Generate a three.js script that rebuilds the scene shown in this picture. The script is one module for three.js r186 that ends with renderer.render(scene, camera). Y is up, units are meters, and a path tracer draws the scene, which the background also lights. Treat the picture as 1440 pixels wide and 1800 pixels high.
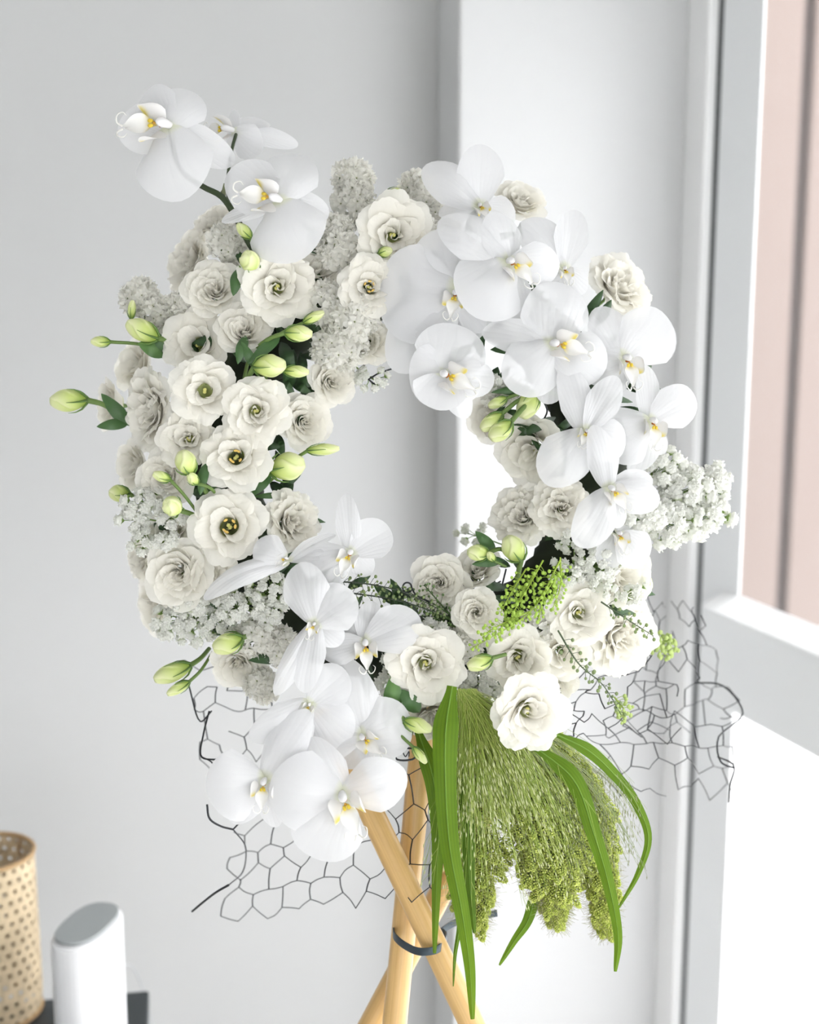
import * as THREE from 'three';
import { mergeGeometries } from 'three/addons/utils/BufferGeometryUtils.js';
import { RoundedBoxGeometry } from 'three/addons/geometries/RoundedBoxGeometry.js';

// ---------------------------------------------------------------- camera, sky, exposure
const scene = new THREE.Scene();
const F = 2400, PITCH = 10.2 * Math.PI / 180;                       // focal length in pixels of a 1440 x 1800 frame
const EYE = new THREE.Vector3(0, 1.75, 0);
const camera = new THREE.PerspectiveCamera(2 * Math.atan(900 / F) * 180 / Math.PI, 1440 / 1800, 0.05, 60);
camera.position.copy(EYE);
camera.rotation.x = -PITCH;
camera.focus = 1.31;
camera.userData.fStop = 3.4;
scene.add(camera);

function skyTexture() {                                             // even bright overcast, a little dimmer at the horizon
  const w = 64, h = 32, d = new Float32Array(w * h * 4);
  for (let y = 0; y < h; y++) for (let x = 0; x < w; x++) {
    const e = ((y + 0.5) / h - 0.5) * Math.PI, k = e < 0 ? 0.4 : 0.45 + 1.0 * Math.sin(e), o = (y * w + x) * 4;
    d[o] = 0.985 * k; d[o + 1] = 1.0 * k; d[o + 2] = 1.02 * k; d[o + 3] = 1;
  }
  const t = new THREE.DataTexture(d, w, h, THREE.RGBAFormat, THREE.FloatType);
  t.mapping = THREE.EquirectangularReflectionMapping; t.magFilter = THREE.LinearFilter; t.needsUpdate = true;
  return t;
}
scene.background = skyTexture();
scene.backgroundIntensity = 1.0;
const renderer = new THREE.WebGLRenderer({ antialias: true });
renderer.toneMapping = THREE.LinearToneMapping;
renderer.toneMappingExposure = 7.4;
renderer.shadowMap.enabled = true;

// ---------------------------------------------------------------- helpers
let SEED = 7;
function rnd() { SEED = (SEED * 1664525 + 1013904223) >>> 0; return SEED / 4294967296; }
const seed = (s) => { SEED = (s * 2654435761) >>> 0; rnd(); rnd(); };
const rr = (a, b) => a + (b - a) * rnd();
const lerp = (a, b, t) => a + (b - a) * t, clamp = (x, a = 0, b = 1) => Math.min(b, Math.max(a, x)), sm = (a, b, x) => { const t = clamp((x - a) / (b - a)); return t * t * (3 - 2 * t); };
const V3 = (x = 0, y = 0, z = 0) => new THREE.Vector3(x, y, z);
const RIGHT = V3(1, 0, 0), UP = V3(0, Math.cos(PITCH), -Math.sin(PITCH)), FWD = V3(0, -Math.sin(PITCH), -Math.cos(PITCH));
// a point of the place, measured along the view axis of the photograph
const at = (px, py, d) => EYE.clone().addScaledVector(FWD, d).addScaledVector(RIGHT, (px - 720) / F * d).addScaledVector(UP, (900 - py) / F * d);
const dir = (x, y, z) => V3().addScaledVector(RIGHT, x).addScaledVector(UP, y).addScaledVector(FWD, -z);
const facing = (nx, ny) => dir(nx, ny, Math.sqrt(Math.max(0.02, 1 - nx * nx - ny * ny))).normalize();
const D0 = 1.40, RING = [718, 822, 330, 165];                        // the wreath: depth of its ring, centre, radius and half width in pixels
function ringDepth(px, py) {
  const t = clamp((Math.hypot(px - RING[0], py - RING[1]) - RING[2]) / RING[3], -1, 1);
  return D0 - 0.085 * Math.sqrt(1 - t * t);
}
const names = new Map();
function numbered(n) { const k = names.get(n) ?? 0; names.set(n, k + 1); return k ? n + '_' + String(k).padStart(3, '0') : n; }
const shade = (o) => { o.castShadow = true; o.receiveShadow = true; return o; };
function thing(name, label, category, group) {
  const o = new THREE.Group(); o.name = numbered(name); o.userData = { label, category }; if (group) o.userData.group = group;
  scene.add(o); return o;
}
function part(parent, name, geo, mat, label) {
  const m = shade(new THREE.Mesh(geo, mat)); m.name = name; if (label) m.userData.label = label; parent.add(m); return m;
}

class MB {                                                          // collects surfaces with vertex colours
  constructor() { this.p = []; this.c = []; this.u = []; this.i = []; }
  get n() { return this.p.length / 3; }
  v(p, c, u = 0, w = 0) { this.p.push(p.x, p.y, p.z); this.c.push(c[0], c[1], c[2]); this.u.push(u, w); return this.n - 1; }
  grid(nu, nv, fn, col, closed = false) {
    const b = this.n;
    for (let i = 0; i <= nu; i++) for (let j = 0; j <= nv; j++) { const s = i / nu, t = j / nv; this.v(fn(s, t), typeof col === 'function' ? col(s, t) : col, t, s); }
    for (let i = 0; i < nu; i++) for (let j = 0; j < nv; j++) { const a = b + i * (nv + 1) + j, e = a + nv + 1; this.i.push(a, a + 1, e, a + 1, e + 1, e); }
    return this;
  }
  tube(pts, r, sides = 6, col = [1, 1, 1], caps = true) {
    const b = this.n, N = pts.length; let up = V3(0.31, 0.87, 0.39);
    for (let k = 0; k < N; k++) {
      const t = V3().subVectors(pts[Math.min(N - 1, k + 1)], pts[Math.max(0, k - 1)]).normalize();
      let x = V3().crossVectors(t, up); if (x.lengthSq() < 1e-6) x = V3().crossVectors(t, V3(1, 0, 0)); x.normalize(); const y = V3().crossVectors(t, x); up = V3().crossVectors(x, t);
      const rad = typeof r === 'function' ? r(k / (N - 1)) : r, cc = typeof col === 'function' ? col(k / (N - 1)) : col;
      for (let j = 0; j < sides; j++) { const a = j / sides * Math.PI * 2; this.v(pts[k].clone().addScaledVector(x, Math.cos(a) * rad).addScaledVector(y, Math.sin(a) * rad), cc, j / sides, k / (N - 1)); }
    }
    for (let k = 0; k < N - 1; k++) for (let j = 0; j < sides; j++) { const a = b + k * sides + j, e = b + k * sides + (j + 1) % sides; this.i.push(a, e, a + sides, e, e + sides, a + sides); }
    if (caps) for (const k of [0, N - 1]) for (let j = 1; j < sides - 1; j++) { const a = b + k * sides; k ? this.i.push(a, a + j, a + j + 1) : this.i.push(a, a + j + 1, a + j); }
    return this;
  }
  ball(c, r, col, nu = 5, nv = 7, sc = [1, 1, 1]) {
    return this.grid(nu, nv, (s, t) => { const a = s * Math.PI, f = t * Math.PI * 2; return V3(c.x + r * sc[0] * Math.sin(a) * Math.cos(f), c.y + r * sc[1] * Math.cos(a), c.z + r * sc[2] * Math.sin(a) * Math.sin(f)); }, col);
  }
  geo() {
    const g = new THREE.BufferGeometry();
    g.setAttribute('position', new THREE.Float32BufferAttribute(this.p, 3)); g.setAttribute('color', new THREE.Float32BufferAttribute(this.c, 3)); g.setAttribute('uv', new THREE.Float32BufferAttribute(this.u, 2));
    g.setIndex(this.i); g.computeVertexNormals(); return g;
  }
}
const curve = (pts, n = 14) => new THREE.CatmullRomCurve3(pts, false, 'centripetal').getPoints(n);
const mixc = (a, b, t) => [lerp(a[0], b[0], t), lerp(a[1], b[1], t), lerp(a[2], b[2], t)];
function orient(o, pos, n, spin, scale) {                            // local +z looks along n, local +y towards the picture's top turned by spin
  const z = n.clone().normalize(), y0 = UP.clone().addScaledVector(z, -UP.dot(z)).normalize(), x0 = V3().crossVectors(y0, z);
  const m = new THREE.Matrix4().makeBasis(x0, y0, z).multiply(new THREE.Matrix4().makeRotationZ(spin));
  o.quaternion.setFromRotationMatrix(m); o.position.copy(pos); o.scale.setScalar(scale); return o;
}

// ---------------------------------------------------------------- materials
function dataTex(w, h, fn, srgb) {
  const d = new Uint8Array(w * h * 4);
  for (let y = 0; y < h; y++) for (let x = 0; x < w; x++) { const c = fn(x / w, y / h), o = (y * w + x) * 4; d[o] = c[0] * 255; d[o + 1] = c[1] * 255; d[o + 2] = c[2] * 255; d[o + 3] = 255; }
  const t = new THREE.DataTexture(d, w, h); t.magFilter = THREE.LinearFilter; t.minFilter = THREE.LinearFilter; t.wrapS = t.wrapT = THREE.RepeatWrapping; if (srgb) t.colorSpace = THREE.SRGBColorSpace; t.needsUpdate = true; return t;
}
const hash = (x) => { const s = Math.sin(x * 127.1) * 43758.5453; return s - Math.floor(s); };
const noise1 = (x) => { const i = Math.floor(x), f = x - i; return lerp(hash(i), hash(i + 1), f * f * (3 - 2 * f)); };
const veins = dataTex(256, 256, (u, v) => {                          // fan of fine veins from the petal's base
  const a = (u - 0.5) * 34 + Math.sin(v * 7 + u * 5) * 0.35, k = 0.5 + 0.5 * Math.cos(a * 2.0), n = 0.5 * noise1(u * 90 + 5 * noise1(v * 6)) + 0.5 * noise1(v * 40 + u * 13);
  const x = clamp(0.55 * k * k + 0.35 * n); return [x, x, x];
});
const std = (o) => new THREE.MeshStandardMaterial({ vertexColors: true, side: THREE.DoubleSide, roughness: 0.7, ...o });
const phy = (o) => new THREE.MeshPhysicalMaterial({ vertexColors: true, side: THREE.DoubleSide, ...o });
const M = {
  lisianthus: phy({ roughness: 0.9, transmission: 0.44, thickness: 0, specularIntensity: 0.3, bumpMap: veins, bumpScale: 0.00012 }),
  orchid: phy({ roughness: 0.62, transmission: 0.4, thickness: 0, specularIntensity: 0.5, bumpMap: veins, bumpScale: 0.0002 }),
  lip: phy({ roughness: 0.5, transmission: 0.1, thickness: 0, specularIntensity: 0.6 }),
  floret: phy({ roughness: 0.9, transmission: 0.5, thickness: 0, specularIntensity: 0.2 }),
  bud: std({ roughness: 0.6 }),
  leaf: phy({ roughness: 0.45, transmission: 0.15, thickness: 0 }),
  blade: phy({ roughness: 0.55, specularIntensity: 0.35, transmission: 0.3, thickness: 0 }),
  grain: phy({ roughness: 0.75, transmission: 0.15, thickness: 0 }),
  wire: std({ roughness: 0.45, metalness: 0.3 }),
  moss: std({ roughness: 1 }),
};
// ---------------------------------------------------------------- the room: axes u (along the window wall, away) and v (to the right), turned 20 degrees
const TURN = 20 * Math.PI / 180;
const room = (u, y, v) => V3(-Math.sin(TURN) * u + Math.cos(TURN) * v, y + 0.25, -Math.cos(TURN) * u - Math.sin(TURN) * v);
const plain = (c, r = 0.9, o = {}) => new THREE.MeshStandardMaterial({ color: new THREE.Color().setRGB(...c), roughness: r, ...o });
const RM = {
  pillar: plain([0.605, 0.608, 0.61], 0.92), wall: plain([0.475, 0.478, 0.475], 0.92), ceiling: plain([0.60, 0.60, 0.59], 0.95), floor: plain([0.80, 0.79, 0.77], 0.5), frame: plain([0.84, 0.855, 0.865], 0.35), seal: plain([0.035, 0.04, 0.045], 0.6),  // pillar paler than wall: the stronger light on it is put into its colour
  jamb: plain([0.86, 0.86, 0.86], 0.5), clad: plain([0.155, 0.118, 0.104], 0.8), groove: plain([0.06, 0.045, 0.04], 0.9), concrete: plain([0.66, 0.66, 0.65], 0.9),
  glass: new THREE.MeshPhysicalMaterial({ color: 0xffffff, transmission: 1, roughness: 0, thickness: 0, ior: 1.5 }),
  frosted: new THREE.MeshPhysicalMaterial({ color: 0xffffff, transmission: 1, roughness: 1, thickness: 0, ior: 1.5, specularIntensity: 0.3 }),
};
function slab(name, u0, u1, y0, y1, v0, v1, mat, parent, round = 0) {  // a box along the room's axes
  const g = round ? new RoundedBoxGeometry(v1 - v0, y1 - y0, u1 - u0, 2, round) : new THREE.BoxGeometry(v1 - v0, y1 - y0, u1 - u0);
  const m = shade(new THREE.Mesh(g, mat)); m.position.copy(room((u0 + u1) / 2, (y0 + y1) / 2, (v0 + v1) / 2)); m.rotation.y = TURN;
  if (parent) { m.name = name; parent.add(m); } else { m.name = name; m.userData.kind = 'structure'; scene.add(m); }
  return m;
}
const UB = 2.42, UP0 = 2.31, VW = 1.40, VL = -2.6, UR = -2.6, HC = 2.6, FL = -0.25;
slab('floor', UR - 0.15, UB + 0.15, FL - 0.15, FL, VL - 0.15, VW + 0.06, RM.floor);
slab('ceiling', UR - 0.15, UB + 0.15, HC, HC + 0.15, VL - 0.15, VW + 0.06, RM.ceiling);
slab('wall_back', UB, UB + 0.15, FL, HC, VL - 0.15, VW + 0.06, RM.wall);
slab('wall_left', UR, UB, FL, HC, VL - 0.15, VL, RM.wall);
slab('wall_rear_header', UR - 0.15, UR, 1.8, HC, VL - 0.15, VW + 0.06, RM.wall);  // unseen header brought low to keep the upper walls darker
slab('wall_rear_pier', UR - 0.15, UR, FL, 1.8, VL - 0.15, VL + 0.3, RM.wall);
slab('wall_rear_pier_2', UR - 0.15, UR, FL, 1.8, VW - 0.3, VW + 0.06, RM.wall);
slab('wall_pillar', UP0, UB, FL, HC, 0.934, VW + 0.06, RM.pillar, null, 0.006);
slab('trim_1', 2.236, UP0, FL, HC, VW - 0.012, VW + 0.06, RM.jamb, null, 0.004);
slab('trim_2', 2.208, 2.236, FL, HC, VW + 0.008, VW + 0.06, RM.seal);
slab('wall_right_header', 1.0, 2.208, 2.12, HC, VW, VW + 0.1, RM.wall);
slab('wall_right_header_2', UR, 1.0, 1.8, HC, VW, VW + 0.1, RM.wall);  // heads of the unseen bays lowered to dim the upper walls
slab('wall_right_end', UR, -2.1, FL, 1.8, VW, VW + 0.1, RM.wall);
const bays = [[2.208, 1.0], [1.0, -0.55], [-0.55, -2.1]];
bays.forEach(([a, b], k) => {
  const w = new THREE.Group(); w.name = 'window_' + (k + 1); w.userData.kind = 'structure'; scene.add(w);
  const s = 0.125, v0 = VW, v1 = VW + 0.004, top = k ? 1.8 : 2.12;
  slab('window_stile', a - s, a, FL, top, v0, v1, RM.frame, w, 0.004);
  slab('window_stile', b, b + (k === 2 ? s : 0.02), FL, top, v0, v1, RM.frame, w, 0.004);
  slab('window_header', b, a - s, top - 0.1, top, v0, v1, RM.frame, w, 0.004);
  slab('window_bottom_rail', b, a - s, FL, FL + 0.05, v0, v1, RM.frame, w, 0.004);
  slab('window_transom', b + 0.02, a - 0.078, 0.709, 0.88, v0 - 0.05, v1, RM.frame, w, 0.004);
  const sh = new THREE.Shape(); sh.moveTo(-0.048, 0.02); sh.lineTo(0.0005, 0.02); sh.lineTo(0.0005, 0.050); sh.lineTo(-0.048, 0.0235); sh.closePath();
  const g = new THREE.ExtrudeGeometry(sh, { depth: a - b - 0.10, bevelEnabled: false });
  const ledge = part(w, 'window_ledge', g, RM.jamb); ledge.position.copy(room(a - 0.079, 0.857, VW)); ledge.rotation.y = TURN;
  slab('pane', b + 0.02, a - s, 0.86, top - 0.1, VW + 0.0005, VW + 0.0035, RM.glass, w);
  slab('frosted_pane', b + 0.02, a - s, FL + 0.05, 0.715, VW + 0.0005, VW + 0.0035, RM.frosted, w);
});
{                                                                   // unseen glazed wall added behind the camera to light frame and flowers
  const w = new THREE.Group(); w.name = 'window_4'; w.userData.kind = 'structure'; scene.add(w);
  const a = VL + 0.3, b = VW - 0.3, n = 3, s = (b - a) / n;
  for (let k = 0; k <= n; k++) slab('window_stile', UR - 0.1, UR - 0.03, FL, 1.8, a + k * s - (k ? 0.04 : 0), a + k * s + (k < n ? 0.04 : 0), RM.frame, w, 0.004);
  slab('window_header', UR - 0.1, UR - 0.03, 1.72, 1.8, a, b, RM.frame, w);
  slab('window_bottom_rail', UR - 0.1, UR - 0.03, FL, FL + 0.06, a, b, RM.frame, w);
  for (let k = 0; k < n; k++) slab('pane', UR - 0.07, UR - 0.064, FL + 0.06, 1.72, a + k * s + 0.04, a + (k + 1) * s - 0.04, RM.glass, w);
}
// outside: a clad wing of the building and the yard
{
  const w = new THREE.Group(); w.name = 'exterior_wall'; w.userData.kind = 'structure'; scene.add(w);
  slab('backing', 3.33, 3.5, -3, 7, 1.6, 6, RM.groove, w);
  for (let k = 0; k < 10; k++) slab('plank', 3.3, 3.33, -3, 7, 1.35 + 0.34 * (k + 1) + 0.02, 1.35 + 0.34 * (k + 2) - 0.02, RM.clad, w, 0.004);
  slab('ground', -22, 14, -3.2, -3, -14, 22, RM.concrete);
}
// ---------------------------------------------------------------- lisianthus flowers
const CREAM = [0.955, 0.935, 0.872], THROAT = [0.62, 0.66, 0.30];
function lisPetal(o) {
  const N = 28, prof = [[o.r0, 0, 0]]; let r = o.r0, z = 0;
  for (let k = 1; k <= N; k++) { const s = (k - 0.5) / N, th = (o.B + (o.C - o.B) * Math.pow(sm(0.25, 1.12, s), 1.1) / Math.pow(sm(0.25, 1.12, 1), 1.1)) * Math.PI / 180; r = Math.max(0.02, r + Math.sin(th) * o.L / N); z += Math.cos(th) * o.L / N; prof.push([r, z, th]); }
  prof[0][2] = prof[1][2];
  const g = new MB(), ph = o.ph, cut = o.green ?? 0.3;
  g.grid(12, 18, (s, tt) => {
    const t = tt * 2 - 1, e = s * (1 - (o.round ?? 0.24) * Math.pow(Math.abs(t), 2.6) + 0.022 * o.ruffle * Math.sin(8 * t + ph * 3) + 0.02 * o.ruffle * Math.sin(19 * t + ph)), f = clamp(e, 0, 1) * N, k = Math.min(N - 1, Math.floor(f)), q = f - k;
    const R = lerp(prof[k][0], prof[k + 1][0], q), Z = lerp(prof[k][1], prof[k + 1][1], q), th = lerp(prof[k][2], prof[k + 1][2], q);
    const shape = (0.40 + 0.60 * sm(0, 0.55, s)) * (1 - 0.25 * sm(0.6, 1, s));
    const a = clamp(1.5 * o.W * shape / (R + 0.2), 0, 1.7) * t;
    const w = o.ruffle * s * s * (0.05 * Math.sin(4.2 * t + ph) + 0.028 * Math.sin(9 * t + ph * 2.3) * Math.abs(t) + 0.03 * Math.cos(2 * t + ph * 1.7));
    const rad = R + o.off * t * (0.4 + 0.6 * s) + w * Math.cos(th), zz = Z - w * Math.sin(th) + 0.02 * t * o.tilt;
    return V3(rad * Math.cos(a), rad * Math.sin(a), zz - 0.42);
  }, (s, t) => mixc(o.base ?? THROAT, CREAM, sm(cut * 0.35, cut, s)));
  return g.geo();
}
const RINGS = { // petals, base radius, length, lean of the wall, lean of the rim, breadth, ruffle
  open: [[6, 0.22, 0.98, 40, 110, 0.62, 1.0], [5, 0.20, 0.90, 30, 92, 0.58, 1.0], [4, 0.22, 0.72, 5, 62, 0.50, 0.8]],
  double: [[6, 0.24, 1.0, 42, 110, 0.62, 1.1], [5, 0.22, 0.93, 36, 95, 0.60, 1.1], [5, 0.20, 0.82, 26, 74, 0.54, 1.0], [4, 0.17, 0.66, 10, 50, 0.46, 0.9], [2, 0.10, 0.5, 2, 22, 0.34, 0.7]],
  rose: [[5, 0.32, 0.90, 46, 100, 0.68, 0.6], [5, 0.29, 0.82, 36, 78, 0.62, 0.6], [5, 0.24, 0.76, 25, 58, 0.54, 0.55], [5, 0.18, 0.70, 16, 40, 0.46, 0.5], [4, 0.12, 0.65, 9, 26, 0.40, 0.45], [3, 0.07, 0.60, 4, 14, 0.32, 0.4], [2, 0.03, 0.56, 0, 4, 0.24, 0.3]],
  frilled: [[6, 0.28, 1.0, 42, 110, 0.62, 1.5], [6, 0.26, 0.95, 36, 92, 0.60, 1.6], [5, 0.22, 0.90, 28, 72, 0.56, 1.6], [5, 0.18, 0.84, 19, 52, 0.50, 1.5], [4, 0.12, 0.76, 11, 32, 0.42, 1.3], [3, 0.05, 0.68, 4, 14, 0.34, 1.1]],
  cup: [[5, 0.30, 0.95, 46, 82, 0.72, 0.9], [5, 0.26, 0.90, 36, 62, 0.66, 0.9], [4, 0.19, 0.80, 22, 38, 0.54, 0.7], [3, 0.10, 0.68, 8, 14, 0.42, 0.5]],
};
const STAMEN = [0.80, 0.55, 0.14], STIGMA = [0.70, 0.68, 0.22], SEPAL = [0.16, 0.26, 0.07];
function throatGeo(dark) {
  const g = new MB();
  g.grid(5, 14, (s, t) => { const a = t * Math.PI * 2, r = 0.02 + 0.31 * s; return V3(r * Math.cos(a), r * Math.sin(a), -0.40 + 0.1 * s * s); }, (s) => mixc(dark ? [0.05, 0.06, 0.015] : [0.20, 0.24, 0.06], dark ? [0.16, 0.19, 0.05] : [0.46, 0.50, 0.20], s));  // throat colour, darkened towards the middle with the hollow's shade painted in
  return g.geo();
}
function pistilGeo() {
  const g = new MB();
  g.tube([V3(0, 0, -0.4), V3(0.01, 0, -0.3), V3(0, 0, -0.22)], (s) => 0.05 - 0.015 * s, 7, [0.5, 0.55, 0.16]);
  for (let k = 0; k < 2; k++) g.ball(V3((k - 0.5) * 0.07, 0, -0.19), 0.05, STIGMA, 5, 8, [1, 1.1, 0.6]);
  return g.geo();
}
function stamenGeo() { const g = new MB(); g.tube([V3(0.04, 0, -0.4), V3(0.08, 0, -0.28), V3(0.095, 0, -0.2)], 0.012, 4, [0.6, 0.62, 0.3]); g.ball(V3(0.16, 0, -0.05), 0.045, STAMEN, 5, 7, [0.8, 1.3, 0.6]); return g.geo(); }
function calyxGeo() {
  const g = new MB();
  g.tube([V3(0, 0, -0.40), V3(0, 0, -0.52), V3(0, 0.02, -0.7), V3(0, -0.02, -1.0), V3(0, -0.10, -1.35)], (s) => 0.11 * Math.max(0, 1 - 2 * s) + 0.045, 8, SEPAL);
  for (let k = 0; k < 5; k++) { const a = k / 5 * 6.283, q = (s, r) => V3(r * Math.cos(a), r * Math.sin(a), 0); g.tube([V3(0, 0, -0.5).add(q(0, 0.08)), V3(0, 0, -0.38).add(q(0, 0.2)), V3(0, 0, -0.2).add(q(0, 0.36))], (s) => 0.035 * (1 - s) + 0.004, 5, SEPAL); }
  return g.geo();
}
const SHARED = { pale: throatGeo(false), dark: throatGeo(true), pistil: pistilGeo(), stamen: stamenGeo(), calyx: calyxGeo() };
function lisianthusKind(kind, dark, s) {
  seed(s);
  const o = new THREE.Group(), rings = RINGS[kind]; let a0 = rr(0, 6.28);
  rings.forEach(([n, r0, L, B, C, W, ruf], ri) => {
    a0 += Math.PI / n + rr(-0.25, 0.25);
    for (let k = 0; k < n; k++) {
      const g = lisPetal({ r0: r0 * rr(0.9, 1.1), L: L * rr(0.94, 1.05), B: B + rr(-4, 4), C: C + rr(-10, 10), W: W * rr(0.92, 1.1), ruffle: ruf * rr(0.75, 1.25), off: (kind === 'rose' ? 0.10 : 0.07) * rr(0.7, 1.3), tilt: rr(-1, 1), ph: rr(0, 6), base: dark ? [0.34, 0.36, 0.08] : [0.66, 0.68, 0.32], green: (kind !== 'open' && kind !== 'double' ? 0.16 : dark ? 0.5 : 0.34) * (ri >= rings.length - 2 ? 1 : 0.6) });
      const m = part(o, 'petal', g, M.lisianthus); m.rotation.z = a0 + k / n * Math.PI * 2 + rr(-0.12, 0.12);
    }
  });
  if (kind === 'open' || kind === 'double') {
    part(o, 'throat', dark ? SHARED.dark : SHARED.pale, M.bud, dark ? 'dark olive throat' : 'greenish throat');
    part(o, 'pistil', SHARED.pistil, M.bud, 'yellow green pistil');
    if (dark) for (let k = 0; k < 5; k++) part(o, 'stamen', SHARED.stamen, M.bud, 'orange yellow stamen').rotation.z = k * 1.257 + rr(-0.5, 0.5);
  }
  part(o, 'calyx', SHARED.calyx, M.bud, 'green calyx');
  return o;
}
const LIS = {};
for (const [key, kind, dark, s] of [['o1', 'open', false, 11], ['o2', 'open', true, 12], ['o3', 'open', true, 19], ['d1', 'double', false, 13], ['d2', 'double', false, 14], ['d3', 'double', true, 20], ['r1', 'rose', false, 15], ['r2', 'rose', false, 16], ['f1', 'frilled', false, 17], ['f2', 'frilled', false, 18], ['c1', 'cup', false, 21]]) LIS[key] = lisianthusKind(kind, dark, s);
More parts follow.
